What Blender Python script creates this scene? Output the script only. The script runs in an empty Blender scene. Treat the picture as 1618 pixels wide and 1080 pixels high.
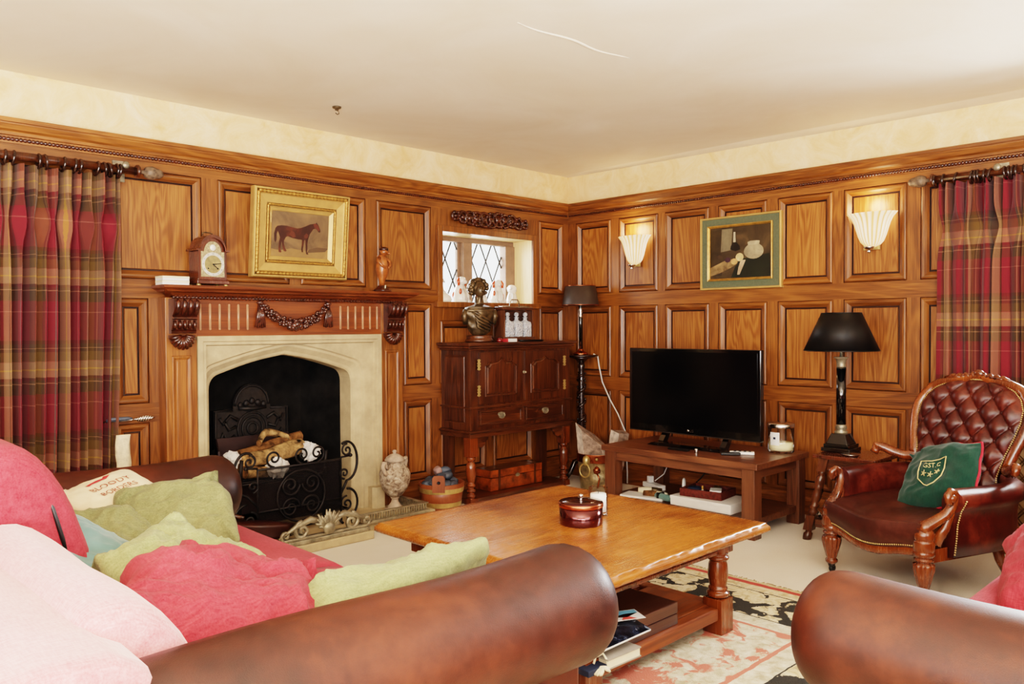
import bpy, bmesh, math, random
from mathutils import Vector, Matrix, noise
random.seed(7)
PI = math.pi
sin, cos = math.sin, math.cos
COL = bpy.context.scene.collection
XB, YA, CZ = 5.10, 4.533, 2.51      # right wall plane, left wall plane, ceiling height


def lin(r, g, b):
    f = lambda c: (c / 255) / 12.92 if c / 255 <= .04045 else ((c / 255 + .055) / 1.055) ** 2.4
    return (f(r), f(g), f(b), 1)


# ------------------------------------------------------------------ mesh builder
class MB:
    def __init__(s):
        s.v, s.f, s.m, s.sm, s.uv = [], [], [], [], []

    def add(s, vs, fs, mat=0, smooth=False, uv=None):
        b = len(s.v)
        s.v += [tuple(p) for p in vs]
        s.uv += list(uv) if uv else [(0, 0)] * len(vs)
        for f in fs:
            s.f.append([b + i for i in f]); s.m.append(mat); s.sm.append(smooth)
        return s

    def box(s, a, b, mat=0):
        x0, y0, z0 = a; x1, y1, z1 = b
        if x0 > x1: x0, x1 = x1, x0
        if y0 > y1: y0, y1 = y1, y0
        if z0 > z1: z0, z1 = z1, z0
        return s.add([(x0, y0, z0), (x1, y0, z0), (x1, y1, z0), (x0, y1, z0), (x0, y0, z1), (x1, y0, z1), (x1, y1, z1), (x0, y1, z1)],
                     [(0, 3, 2, 1), (4, 5, 6, 7), (0, 1, 5, 4), (1, 2, 6, 5), (2, 3, 7, 6), (3, 0, 4, 7)], mat)

    def cbox(s, c, d, mat=0):
        return s.box([c[i] - d[i] / 2 for i in range(3)], [c[i] + d[i] / 2 for i in range(3)], mat)

    def taper(s, c, d0, d1, z0, z1, mat=0, off=(0, 0)):
        (x, y), (a, b), (e, f) = c, d0, d1
        ox, oy = off
        v = [(x - a / 2, y - b / 2, z0), (x + a / 2, y - b / 2, z0), (x + a / 2, y + b / 2, z0), (x - a / 2, y + b / 2, z0)]
        v += [(x + ox - e / 2, y + oy - f / 2, z1), (x + ox + e / 2, y + oy - f / 2, z1), (x + ox + e / 2, y + oy + f / 2, z1), (x + ox - e / 2, y + oy + f / 2, z1)]
        return s.add(v, [(0, 3, 2, 1), (4, 5, 6, 7), (0, 1, 5, 4), (1, 2, 6, 5), (2, 3, 7, 6), (3, 0, 4, 7)], mat)

    def loops(s, L, mat=0, smooth=False, close=True, cap0=False, cap1=False):
        n = len(L[0]); vs = [p for l in L for p in l]; fs = []
        for i in range(len(L) - 1):
            for j in range(n if close else n - 1):
                k = (j + 1) % n
                fs.append((i * n + j, i * n + k, (i + 1) * n + k, (i + 1) * n + j))
        if cap0: fs.append(tuple(range(n - 1, -1, -1)))
        if cap1: fs.append(tuple((len(L) - 1) * n + j for j in range(n)))
        return s.add(vs, fs, mat, smooth)

    def lathe(s, prof, c=(0, 0, 0), seg=24, mat=0, smooth=True, rf=None, mtx=None, a0=0, a1=2 * PI):
        full = abs(a1 - a0 - 2 * PI) < 1e-6
        L = []
        for r, z in prof:
            l = []
            for j in range(seg if full else seg + 1):
                a = a0 + (a1 - a0) * j / seg
                rr = r * (rf(a, z) if rf else 1)
                p = Vector((rr * cos(a), rr * sin(a), z))
                if mtx: p = mtx @ p
                l.append((p.x + c[0], p.y + c[1], p.z + c[2]))
            L.append(l)
        return s.loops(L, mat, smooth, full, full and prof[0][0] > 1e-5, full and prof[-1][0] > 1e-5)

    def tube(s, pts, r, seg=8, closed=False, mat=0, smooth=True, sq=1):
        P = [Vector(p) for p in pts]; n = len(P)
        R = r if isinstance(r, (list, tuple)) else [r] * n
        up = None; L = []
        for i in range(n):
            if closed: t = P[(i + 1) % n] - P[i - 1]
            else: t = P[min(i + 1, n - 1)] - P[max(i - 1, 0)]
            if t.length < 1e-9: t = Vector((0, 0, 1))
            t.normalize()
            if up is None:
                up = Vector((0, 0, 1)) if abs(t.z) < .9 else Vector((1, 0, 0))
            a = up - t * up.dot(t)
            if a.length < 1e-6: a = t.orthogonal()
            a.normalize(); b = t.cross(a); up = a
            L.append([P[i] + a * (R[i] * cos(2 * PI * j / seg)) + b * (R[i] * sq * sin(2 * PI * j / seg)) for j in range(seg)])
        if closed: L.append(L[0])
        return s.loops(L, mat, smooth, True, not closed, not closed)

    def ball(s, c, r, seg=14, rings=8, mat=0, mtx=None, fn=None):
        rx, ry, rz = r if isinstance(r, (tuple, list)) else (r, r, r)
        L = []
        for i in range(rings + 1):
            t = PI * i / rings
            l = []
            for j in range(seg):
                a = 2 * PI * j / seg
                p = Vector((sin(t) * cos(a), sin(t) * sin(a), -cos(t)))
                k = fn(p) if fn else 1
                p = Vector((p.x * rx * k, p.y * ry * k, p.z * rz * k))
                if mtx: p = mtx @ p
                l.append((p.x + c[0], p.y + c[1], p.z + c[2]))
            L.append(l)
        return s.loops(L, mat, True)

    def prism(s, poly, plane, lo, hi, mat=0, smooth=False):
        def P(a, b, d):
            return {'xy': (a, b, d), 'xz': (a, d, b), 'yz': (d, a, b)}[plane]
        n = len(poly)
        vs = [P(a, b, lo) for a, b in poly] + [P(a, b, hi) for a, b in poly]
        fs = [tuple(range(n - 1, -1, -1)), tuple(range(n, 2 * n))]
        s.add(vs, fs + [], mat, False)
        return s.add(vs, [(i, (i + 1) % n, n + (i + 1) % n, n + i) for i in range(n)], mat, smooth)

    def grid(s, fn, nu, nv, mat=0, smooth=True, uvf=None, flip=False):
        vs, uv = [], []
        for i in range(nu + 1):
            for j in range(nv + 1):
                vs.append(fn(i / nu, j / nv)); uv.append(uvf(i / nu, j / nv) if uvf else (i / nu, j / nv))
        w = nv + 1
        fs = []
        for i in range(nu):
            for j in range(nv):
                f = (i * w + j, (i + 1) * w + j, (i + 1) * w + j + 1, i * w + j + 1)
                fs.append(f[::-1] if flip else f)
        return s.add(vs, fs, mat, smooth, uv)

    def build(s, name, mats, parent=None, world=False, bev=0, weld=False, sub=0, solid=0, recalc=True, bseg=2):
        V = s.v
        if world and parent is not None:
            mt, p_ = Matrix.Identity(4), parent
            while p_ is not None:
                mt = Matrix.LocRotScale(p_.location, p_.rotation_euler, None) @ mt; p_ = p_.parent
            inv = mt.inverted()
            V = [tuple(inv @ Vector(p)) for p in V]
        me = bpy.data.meshes.new(name)
        me.from_pydata(V, [], s.f)
        if not isinstance(mats, (list, tuple)): mats = [mats]
        for m in mats: me.materials.append(m)
        for p, m, sm in zip(me.polygons, s.m, s.sm):
            p.material_index = m; p.use_smooth = sm
        if any(u != (0, 0) for u in s.uv):
            l = me.uv_layers.new(name='UVMap')
            for lp in me.loops: l.data[lp.index].uv = s.uv[lp.vertex_index]
        if recalc or weld:
            bm = bmesh.new(); bm.from_mesh(me)
            if weld: bmesh.ops.remove_doubles(bm, verts=bm.verts, dist=1e-4)
            if recalc: bmesh.ops.recalc_face_normals(bm, faces=bm.faces)
            bm.to_mesh(me); bm.free()
        o = bpy.data.objects.new(name, me); COL.objects.link(o)
        if parent is not None: o.parent = parent
        if bev:
            md = o.modifiers.new('bevel', 'BEVEL'); md.width = bev; md.segments = bseg; md.limit_method = 'ANGLE'; md.angle_limit = .6
        if sub:
            md = o.modifiers.new('sub', 'SUBSURF'); md.levels = sub; md.render_levels = sub
        if solid:
            md = o.modifiers.new('solid', 'SOLIDIFY'); md.thickness = solid; md.offset = 0
        return o


def thing(name, label, cat, loc=(0, 0, 0), rz=0, group=None):
    o = bpy.data.objects.new(name, None); COL.objects.link(o)
    o.empty_display_size = .05; o.location = loc; o.rotation_euler = (0, 0, rz)
    return tag(o, label, cat, group)


def tag(o, label, cat, group=None):
    o['label'] = label; o['category'] = cat
    if group: o['group'] = group
    return o


def struct(o):
    o['kind'] = 'structure'; return o


def text_mesh(txt, size, fn, mb, mat=0, align='CENTER', ext=0):
    """write txt flat, then carry each of its points through fn(x, y)"""
    cu = bpy.data.curves.new('t', 'FONT'); cu.body = txt; cu.size = size; cu.align_x = align; cu.align_y = 'CENTER'; cu.resolution_u = 2
    o = bpy.data.objects.new('t', cu)
    me = bpy.data.meshes.new_from_object(o)
    mb.add([fn(v.co.x, v.co.y) for v in me.vertices], [tuple(p.vertices) for p in me.polygons], mat)
    bpy.data.objects.remove(o); bpy.data.curves.remove(cu); bpy.data.meshes.remove(me)


# ------------------------------------------------------------------ materials
class NT:
    def __init__(s, name):
        s.mat = bpy.data.materials.new(name); s.mat.use_nodes = True
        s.nt = s.mat.node_tree; s.nt.nodes.clear()
        s.out = s.nt.nodes.new('ShaderNodeOutputMaterial')
        s.b = s.n('BsdfPrincipled'); s.link(s.b.outputs[0], s.out.inputs[0])

    def link(s, a, b): s.nt.links.new(a, b)

    def n(s, typ, ins=None, **pr):
        nd = s.nt.nodes.new('ShaderNode' + typ)
        for k, v in pr.items(): setattr(nd, k, v)
        for k, v in (ins or {}).items():
            sk = nd.inputs[k]
            if isinstance(v, bpy.types.NodeSocket): s.link(v, sk)
            else: sk.default_value = v
        return nd

    def math(s, op, a, b=0.0, c=None):
        i = {0: a, 1: b}
        if c is not None: i[2] = c
        return s.n('Math', i, operation=op).outputs[0]

    def coords(s, scale=(1, 1, 1), which='Object', rnd=True, rot=(0, 0, 0)):
        v = s.n('TexCoord').outputs[which]
        if rnd:
            r = s.n('ObjectInfo').outputs['Random']
            k = s.n('CombineXYZ', {0: s.math('MULTIPLY', r, 37), 1: s.math('MULTIPLY', r, 71), 2: s.math('MULTIPLY', r, 53)}).outputs[0]
            v = s.n('VectorMath', {0: v, 1: k}, operation='ADD').outputs[0]
        return s.n('Mapping', {'Vector': v, 'Scale': scale, 'Rotation': rot}).outputs[0]

    def noise(s, v, scale=5, detail=3, rough=.55, dist=0):
        return s.n('TexNoise', {'Vector': v, 'Scale': scale, 'Detail': detail, 'Roughness': rough, 'Distortion': dist}).outputs['Fac']

    def ramp(s, fac, stops, interp='LINEAR'):
        nd = s.n('ValToRGB', {0: fac}); cr = nd.color_ramp; cr.interpolation = interp
        while len(cr.elements) > len(stops): cr.elements.remove(cr.elements[-1])
        while len(cr.elements) < len(stops): cr.elements.new(1)
        for e, (p, c) in zip(cr.elements, stops): e.position = p; e.color = c
        return nd.outputs[0]

    def mix(s, fac, a, b, blend='MIX'):
        nd = s.n('Mix', data_type='RGBA', blend_type=blend)
        for sk, v in ((nd.inputs[0], fac), (nd.inputs[6], a), (nd.inputs[7], b)):
            if isinstance(v, bpy.types.NodeSocket): s.link(v, sk)
            else: sk.default_value = v
        return nd.outputs[2]

    def bump(s, h, strength=.2, dist=.01):
        nd = s.n('Bump', {'Height': h, 'Strength': strength, 'Distance': dist})
        s.link(nd.outputs[0], s.b.inputs['Normal'])

    def set(s, **kw):
        names = {'color': 'Base Color', 'rough': 'Roughness', 'metal': 'Metallic', 'spec': 'Specular IOR Level', 'coat': 'Coat Weight', 'coatr': 'Coat Roughness',
                 'trans': 'Transmission Weight', 'sheen': 'Sheen Weight', 'emit': 'Emission Color', 'emits': 'Emission Strength', 'alpha': 'Alpha', 'ior': 'IOR', 'sss': 'Subsurface Weight'}
        for k, v in kw.items():
            sk = s.b.inputs[names[k]]
            if isinstance(v, bpy.types.NodeSocket): s.link(v, sk)
            else: sk.default_value = v
        return s.mat


def wood(name, dark, mid, light, axis='z', freq=5, rings=5, rough=.38, coat=.25, pores=1.0, bump=.12, stretch=.12, blotch=.35):
    t = NT(name)
    sc = {'x': (stretch, 1, 1), 'y': (1, stretch, 1), 'z': (1, 1, stretch)}[axis]
    v = t.coords(sc)
    n1 = t.noise(v, freq, 3, .5, .6)
    ring = t.math('MULTIPLY_ADD', t.math('SINE', t.math('MULTIPLY', n1, rings * 2 * PI)), .5, .5)
    sc2 = {'x': (.03, 1, 1), 'y': (1, .03, 1), 'z': (1, 1, .03)}[axis]
    n2 = t.noise(t.coords(sc2), 170, 2, .6)
    n3 = t.noise(t.coords((1, 1, 1)), 2.2, 2, .5)
    f = t.math('ADD', t.math('MULTIPLY', ring, .17), t.math('MULTIPLY', n2, .60 * pores))
    f = t.math('ADD', f, t.math('MULTIPLY', n3, blotch + .09))
    col = t.ramp(f, [(.22, dark), (.52, mid), (.85, light)])
    rv = t.n('ObjectInfo').outputs['Random']
    hsv = t.n('HueSaturation', {'Color': col, 'Value': t.math('MULTIPLY_ADD', rv, .3, .86), 'Saturation': 1.0})
    t.bump(t.math('ADD', n2, t.math('MULTIPLY', ring, .3)), bump, .004)
    return t.set(color=hsv.outputs[0], rough=t.math('MULTIPLY_ADD', n2, .25, rough - .1), coat=coat, coatr=.22)


def plain(name, col, rough=.5, metal=0, spec=.5, coat=0, nz=.12, scale=12, bump=0, sheen=0, sub=0):
    t = NT(name)
    n = t.noise(t.coords(), scale, 4, .6)
    c2 = tuple(max(0, c * (1 - 1.6 * nz)) for c in col[:3]) + (1,)
    c3 = tuple(min(1, c * (1 + nz)) for c in col[:3]) + (1,)
    c = t.ramp(n, [(.3, c2), (.7, c3)])
    if bump: t.bump(n, bump, .01)
    return t.set(color=c, rough=rough, metal=metal, spec=spec, coat=coat, sheen=sheen)


def leather(name, dark, mid, light, rough=.36, scale=3):
    t = NT(name)
    v = t.coords()
    n1 = t.noise(v, scale, 5, .65, .4); n2 = t.noise(v, scale * 9, 4, .6)
    f = t.math('ADD', t.math('MULTIPLY', n1, .75), t.math('MULTIPLY', n2, .25))
    col = t.ramp(f, [(.32, dark), (.52, mid), (.72, light)])
    vo = t.n('TexVoronoi', {'Vector': v, 'Scale': 220}, feature='DISTANCE_TO_EDGE').outputs[0]
    h = t.math('ADD', t.math('MINIMUM', t.math('MULTIPLY', vo, 3), .6), t.math('MULTIPLY', n2, .8))
    t.bump(h, .12, .004)
    return t.set(color=col, rough=t.math('MULTIPLY_ADD', n2, .25, rough - .1), spec=.42, coat=.06, coatr=.3)


def fabric(name, dark, light, scale=260, rough=.9, sheen=.25, bump=.25, big=6):
    t = NT(name)
    v = t.coords(rnd=True)
    w1 = t.noise(t.n('Mapping', {'Vector': v, 'Scale': (1, .15, 1)}).outputs[0], scale, 2)
    w2 = t.noise(t.n('Mapping', {'Vector': v, 'Scale': (.15, 1, .15)}).outputs[0], scale, 2)
    f = t.math('ADD', t.math('MULTIPLY', t.math('ADD', w1, w2), .38), t.math('MULTIPLY', t.noise(v, big, 3), .24))
    col = t.ramp(f, [(.3, dark), (.68, light)])
    t.bump(t.math('ADD', w1, w2), bump, .003)
    return t.set(color=col, rough=rough, sheen=sheen, spec=.2)


def metal(name, col, rough=.3, nz=.15, scale=25, bump=.05):
    return plain(name, col, rough, 1.0, .5, 0, nz, scale, bump)


M = {}
for ax in 'xyz':
    M['oak_' + ax] = wood('oak_' + ax, lin(70, 34, 11), lin(128, 74, 30), lin(172, 112, 58), ax, 4.0, 26, coat=.1)
    M['rail_' + ax] = wood('rail_' + ax, lin(56, 28, 10), lin(110, 63, 25), lin(150, 93, 44), ax, 4, 16, coat=.12)
    M['dark_' + ax] = wood('dark_' + ax, lin(28, 13, 7), lin(62, 31, 15), lin(102, 56, 27), ax, 5, 9, .3, .3)
    M['ctab_' + ax] = wood('ctab_' + ax, lin(58, 25, 8), lin(118, 61, 21), lin(170, 102, 44), ax, 3.2, 3.2, .24, .5, .45, .1, .45, 1.05)
    M['tvt_' + ax] = wood('tvt_' + ax, lin(48, 26, 17), lin(84, 49, 31), lin(118, 75, 50), ax, 5, 10, .36, .2)
    M['mant_' + ax] = wood('mant_' + ax, lin(54, 22, 9), lin(100, 48, 19), lin(136, 72, 32), ax, 4, 12, coat=.12)
M['carved'] = plain('carved', lin(70, 30, 14), .3, 0, .6, .4, .4, 30, .1)
M['plaster'] = None
t = NT('plaster_ceiling'); v = t.coords(rnd=False)
n = t.noise(v, 1.3, 5, .6, .8)
t.bump(t.math('ADD', t.math('MULTIPLY', t.noise(v, .9, 3, .5, .5), 2.0), t.math('MULTIPLY', t.noise(t.n('Mapping', {'Vector': v, 'Scale': (1.0, .35, 1)}).outputs[0], 4, 3), .3)), .16, .05)
M['ceil'] = t.set(color=t.ramp(n, [(.3, lin(226, 208, 182)), (.7, lin(236, 222, 202))]), rough=.85, spec=.15)
t = NT('plaster_frieze'); v = t.coords(rnd=False)
n = t.noise(v, 5, 6, .7, 1.0)
t.bump(n, .12, .02)
M['frieze'] = t.set(color=t.ramp(n, [(.28, lin(222, 178, 124)), (.5, lin(232, 198, 152)), (.75, lin(238, 216, 182))]), rough=.8, spec=.2)
M['stone'] = plain('stone', lin(182, 163, 130), .8, 0, .25, 0, .12, 9, .12)
M['soot'] = plain('soot', lin(26, 24, 23), .9, 0, .2, 0, .5, 7, .2)
M['iron'] = plain('iron', lin(38, 34, 34), .5, .6, .5, 0, .3, 30, .1)
M['castiron'] = plain('castiron', lin(40, 35, 34), .55, .3, .5, 0, .35, 40, .2)
M['leather'] = leather('leather', lin(28, 10, 6), lin(60, 24, 13), lin(92, 43, 24), .42, 2.4)
M['oxblood'] = leather('oxblood', lin(34, 11, 9), lin(72, 25, 18), lin(114, 52, 35), .3, 5)
M['seatleather'] = leather('seatleather', lin(38, 16, 12), lin(62, 28, 21), lin(88, 46, 36), .36, 4)
M['showwood'] = wood('showwood', lin(60, 24, 8), lin(114, 55, 21), lin(156, 88, 38), 'z', 9, 2, .22, .6, .5)
M['red'] = fabric('red', lin(128, 30, 42), lin(176, 68, 78), sheen=.05)
M['red_lit'] = fabric('red_lit', lin(176, 84, 92), lin(220, 150, 152), sheen=.5)  # paler copy of the red cloth, window glare put into the colour
M['green'] = fabric('green', lin(94, 95, 62), lin(140, 138, 98), sheen=.1)
M['pgreen'] = fabric('pgreen', lin(112, 117, 78), lin(156, 158, 114), sheen=.1)
M['teal'] = plain('teal', lin(92, 128, 126), .55, 0, .4, 0, .15, 8, .05, .3)
M['bottle_green'] = fabric('bottle_green', lin(13, 42, 34), lin(28, 68, 56), 300, .85, .2, .12)
M['piping'] = plain('piping', lin(176, 28, 50), .7)
M['whitepipe'] = plain('whitepipe', lin(226, 222, 210), .6)
M['gold_thread'] = plain('gold_thread', lin(206, 186, 128), .6)
M['silk'] = plain('silk', lin(226, 204, 168), .45, 0, .5, 0, .12, 6, .1, .2)
M['ink'] = plain('ink', lin(150, 70, 58), .7)
M['inkred'] = plain('inkred', lin(176, 44, 50), .7)
M['gold'] = plain('gold', lin(186, 140, 72), .34, .55, .6, .1, .22, 30, .15)
M['goldpale'] = plain('goldpale', lin(196, 156, 94), .42, .35, .6, .1, .12, 10, .05)
M['brass'] = plain('brass', lin(198, 170, 112), .3, .55, .6, .1, .15, 25)
M['brassdull'] = plain('brassdull', lin(158, 148, 126), .42, .6, .5, 0, .3, 25, .2)
M['copper'] = metal('copper', lin(186, 110, 78), .25)
M['silver'] = metal('silver', lin(215, 210, 205), .22)
M['tin'] = plain('tin', lin(84, 34, 34), .16, .85, .6, .5, .1, 5)
M['black'] = plain('black', lin(12, 12, 13), .4)
M['blackgloss'] = plain('blackgloss', lin(8, 8, 9), .12, 0, .6, .6)
M['screen'] = plain('screen', lin(6, 6, 8), .16, 0, .35, .0, .02)
M['blackshade'] = plain('blackshade', lin(16, 14, 14), .5, 0, .3)
M['brownshade'] = plain('brownshade', lin(66, 56, 50), .5, .2, .4)
M['white'] = plain('white', lin(226, 224, 220), .5, 0, .4, 0, .04)
M['cream'] = plain('cream', lin(228, 216, 186), .5, 0, .4, 0, .06)
M['ceramic'] = plain('ceramic', lin(232, 226, 216), .15, 0, .6, .5, .05)
M['rust'] = plain('rust', lin(196, 82, 44), .2, 0, .6, .5, .1)
M['bronze'] = plain('bronze', lin(96, 78, 54), .4, .5, .6, .1, .4, 22, .1)
M['birch'] = plain('birch', lin(160, 128, 88), .85, 0, .2, 0, .62, 20, .6)
M['bark'] = plain('bark', lin(120, 84, 52), .9, 0, .2, 0, .5, 22, .5)
M['stonelog'] = plain('stonelog', lin(214, 198, 184), .9, 0, .2, 0, .3, 20, .4)
M['barklog'] = plain('barklog', lin(150, 128, 114), .95, 0, .2, 0, .4, 26, .5)
M['paper'] = plain('paper', lin(222, 218, 214), .8, 0, .2, 0, .1, 20, .2)
M['coal'] = plain('coal', lin(66, 74, 86), .5, 0, .5, 0, .35, 14, .15)
M['pink_stone'] = plain('pink_stone', lin(150, 120, 116), .6, 0, .4, 0, .2, 14)
M['urn'] = None
t = NT('urn_plaster'); v = t.coords(rnd=False)
n = t.noise(v, 26, 4, .6, 1.2)
t.bump(n, .8, .02)
M['urn'] = t.set(color=t.ramp(n, [(.34, lin(96, 74, 58)), (.5, lin(158, 138, 118)), (.68, lin(194, 178, 160))]), rough=.75)
M['urn2'] = plain('urn2', lin(168, 148, 130), .7, 0, .3, 0, .2, 20, .15)
M['yew'] = plain('yew', lin(140, 66, 24), .3, 0, .5, .3, .5, 14)
M['bucketwood'] = wood('bucketwood', lin(70, 32, 16), lin(118, 60, 33), lin(146, 82, 48), 'z', 6, 3, .4, .2)
M['redwood'] = wood('redwood', lin(46, 18, 9), lin(88, 40, 20), lin(124, 62, 32), 'z', 7, 3, .22, .6, .5)
M['wicker'] = plain('wicker', lin(92, 38, 30), .6, 0, .3, 0, .35, 60, .4)
M['navy'] = plain('navy', lin(30, 40, 62), .6)
M['skyblue'] = plain('skyblue', lin(110, 178, 208), .4)
M['coral'] = plain('coral', lin(226, 92, 84), .4)
M['greybook'] = plain('greybook', lin(150, 142, 132), .6)
M['boxbrown'] = wood('boxbrown', lin(40, 22, 16), lin(62, 36, 26), lin(84, 52, 38), 'x', 5, 2, .35, .2)
M['wax'] = plain('wax', lin(236, 222, 178), .5, 0, .4, 0, .03)
M['waxw'] = plain('waxw', lin(236, 232, 226), .5, 0, .4, 0, .03)
M['carpet'] = None
t = NT('carpet'); v = t.coords(rnd=False)
n = t.noise(v, 1.1, 4, .6); n2 = t.noise(v, 330, 2)
t.bump(n2, .5, .01)
M['carpet'] = t.set(color=t.ramp(t.math('ADD', t.math('MULTIPLY', n, .6), t.math('MULTIPLY', n2, .4)), [(.3, lin(220, 208, 188)), (.7, lin(242, 236, 226))]), rough=.95, spec=.1)
for nm, tint in (('glass', (1, 1, 1, 1)), ('crystal', (1, 1, 1, 1))):
    t = NT(nm)
    if nm == 'crystal':
        vo = t.n('TexVoronoi', {'Vector': t.coords(), 'Scale': 90}).outputs[0]
        t.bump(vo, .8, .02)
        M[nm] = t.set(color=lin(236, 238, 244), rough=.1, trans=.2, ior=1.5, coat=.5)
    else:
        tr = t.n('BsdfTransparent', {0: (.97, .98, .98, 1)}); gl = t.n('BsdfGlossy', {'Color': (1, 1, 1, 1), 'Roughness': .03})
        fr = t.n('LayerWeight', {'Blend': .12}).outputs['Fresnel']
        mx = t.n('MixShader', {0: t.math('MULTIPLY_ADD', fr, .9, .03), 1: tr.outputs[0], 2: gl.outputs[0]})
        t.link(mx.outputs[0], t.out.inputs[0]); M[nm] = t.mat
t = NT('spark_mesh')
tr = t.n('BsdfTransparent', {0: (1, 1, 1, 1)}); df = t.n('BsdfDiffuse', {'Color': lin(40, 36, 36)})
mx = t.n('MixShader', {0: .45, 1: tr.outputs[0], 2: df.outputs[0]}); t.link(mx.outputs[0], t.out.inputs[0]); M['mesh'] = t.mat
# lit glass of the wall lights
t = NT('lit_glass'); v = t.coords(rnd=False)
lw = t.n('LayerWeight', {'Blend': .35}).outputs['Facing']
sx = t.n('SeparateXYZ', {0: v})
an = t.math('ARCTAN2', sx.outputs[1], t.math('MULTIPLY', sx.outputs[0], -1.6))
fl_ = t.math('MULTIPLY_ADD', t.math('SINE', t.math('MULTIPLY_ADD', an, 24, t.math('MULTIPLY', sx.outputs[2], 6))), .5, .5)
fac = t.math('MAXIMUM', t.math('MULTIPLY', t.math('POWER', fl_, 2), .55), lw)
M['lit'] = t.set(color=lin(196, 146, 88), rough=.25, emit=t.ramp(fac, [(.0, lin(255, 240, 214)), (.4, lin(250, 200, 130)), (.8, lin(226, 132, 50))]), emits=t.math('MULTIPLY_ADD', fac, -.45, .80))
# tartan cloth
t = NT('tartan'); uv = t.n('UVMap').outputs[0]
sx = t.n('SeparateXYZ', {0: uv})
CR, GR, TN, OL, YE, DK, PK = lin(104, 32, 44), lin(48, 50, 35), lin(140, 110, 82), lin(88, 76, 42), lin(176, 140, 68), lin(62, 34, 30), lin(146, 84, 78)
S1 = [(0, CR), (.13, CR), (.131, PK), (.142, CR), (.25, CR), (.252, GR), (.36, GR), (.362, TN), (.372, GR), (.40, DK), (.43, TN), (.50, TN), (.505, YE), (.52, TN), (.60, PK), (.605, OL), (.70, OL), (.705, GR), (.74, TN), (.75, GR), (.79, DK), (.83, CR)]
def tart(sock, per, off, stops):
    fr = t.math('FRACT', t.math('ADD', t.math('DIVIDE', sock, per), off))
    return t.ramp(fr, stops, 'CONSTANT')
c1 = tart(sx.outputs[0], .26, .1, S1); c2 = tart(sx.outputs[1], .46, .3, S1)
weave = t.math('GREATER_THAN', t.math('SINE', t.math('MULTIPLY', t.math('ADD', sx.outputs[0], sx.outputs[1]), 2600)), 0)
cc = t.mix(t.math('MULTIPLY_ADD', weave, .3, .35), c1, c2)
M['tartan'] = t.set(color=t.mix(.12, cc, lin(150, 60, 50)), rough=.9, spec=.15, sheen=.15)


def paint(name, stops, scale=4, rough=.4):
    t = NT(name)
    n = t.noise(t.coords(), scale, 5, .6, .6)
    return t.set(color=t.ramp(n, stops), rough=rough)


M['pic_brown'] = paint('pic_brown', [(.3, lin(74, 58, 44)), (.5, lin(112, 88, 62)), (.75, lin(140, 108, 70))], 5)
M['pic_dark'] = paint('pic_dark', [(.3, lin(38, 30, 20)), (.55, lin(68, 54, 35)), (.8, lin(112, 90, 58))], 6)
M['horse'] = paint('horse', [(.3, lin(38, 18, 14)), (.55, lin(62, 28, 18)), (.8, lin(110, 52, 30))], 9)
M['linen_green'] = plain('linen_green', lin(96, 100, 78), .9, 0, .2, 0, .1, 80, .1)
# ================================================================== the room
M['groove_shade'] = plain('groove_shade', lin(44, 18, 7), .5)  # darker wood colour in the panel grooves, painted in as crevice shade


def wallpt(side):
    """(u, z, d): u along the wall in world metres, d out of the wall into the room"""
    if side == 'A': return lambda u, z, d: (u, YA - d, z)
    return lambda u, z, d: (XB - d, u, z)


PROF = [(0, 0), (.002, -.005), (.006, .004), (.013, .009), (.024, .008), (.036, -.002), (.046, -.012), (.049, -.012), (.051, -.019), (.055, -.019), (.058, -.013)]


def panelled(side, name, panels, holes, u0, u1, z0, z1, ha):
    P = wallpt(side)
    us = sorted({u0, u1} | {a for p in panels + holes for a in p[:2]})
    zs = sorted({z0, z1} | {a for p in panels + holes for a in p[2:]})
    mb = MB()
    for a, b in zip(us, us[1:]):
        for c, d in zip(zs, zs[1:]):
            m, n = (a + b) / 2, (c + d) / 2
            if any(p[0] < m < p[1] and p[2] < n < p[3] for p in panels + holes): continue
            rail = not any(p[2] < n < p[3] for p in panels)
            mb.add([P(a, c, 0), P(b, c, 0), P(b, d, 0), P(a, d, 0)], [(0, 1, 2, 3)], 1 if rail else 0)
    root = mb.build(name, [M['rail_z'], M['rail_' + ha]], weld=True, recalc=False)
    struct(root)
    for (a, b, c, d) in panels:
        q = MB(); L = []
        for ins, dep in PROF:
            L.append([P(a + ins, c + ins, dep), P(b - ins, c + ins, dep), P(b - ins, d - ins, dep), P(a + ins, d - ins, dep)])
        n = len(L)
        for k in range(n - 1):                      # four mitred sides
            for j in range(4):
                e = (j + 1) % 4
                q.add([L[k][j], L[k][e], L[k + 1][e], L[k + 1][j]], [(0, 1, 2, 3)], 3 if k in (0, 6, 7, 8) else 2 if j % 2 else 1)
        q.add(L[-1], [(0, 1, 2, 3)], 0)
        q.build('panel', [M['oak_z'], M['rail_' + ha], M['rail_z'], M['groove_shade']], root, weld=True, recalc=False)
    return root


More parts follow.
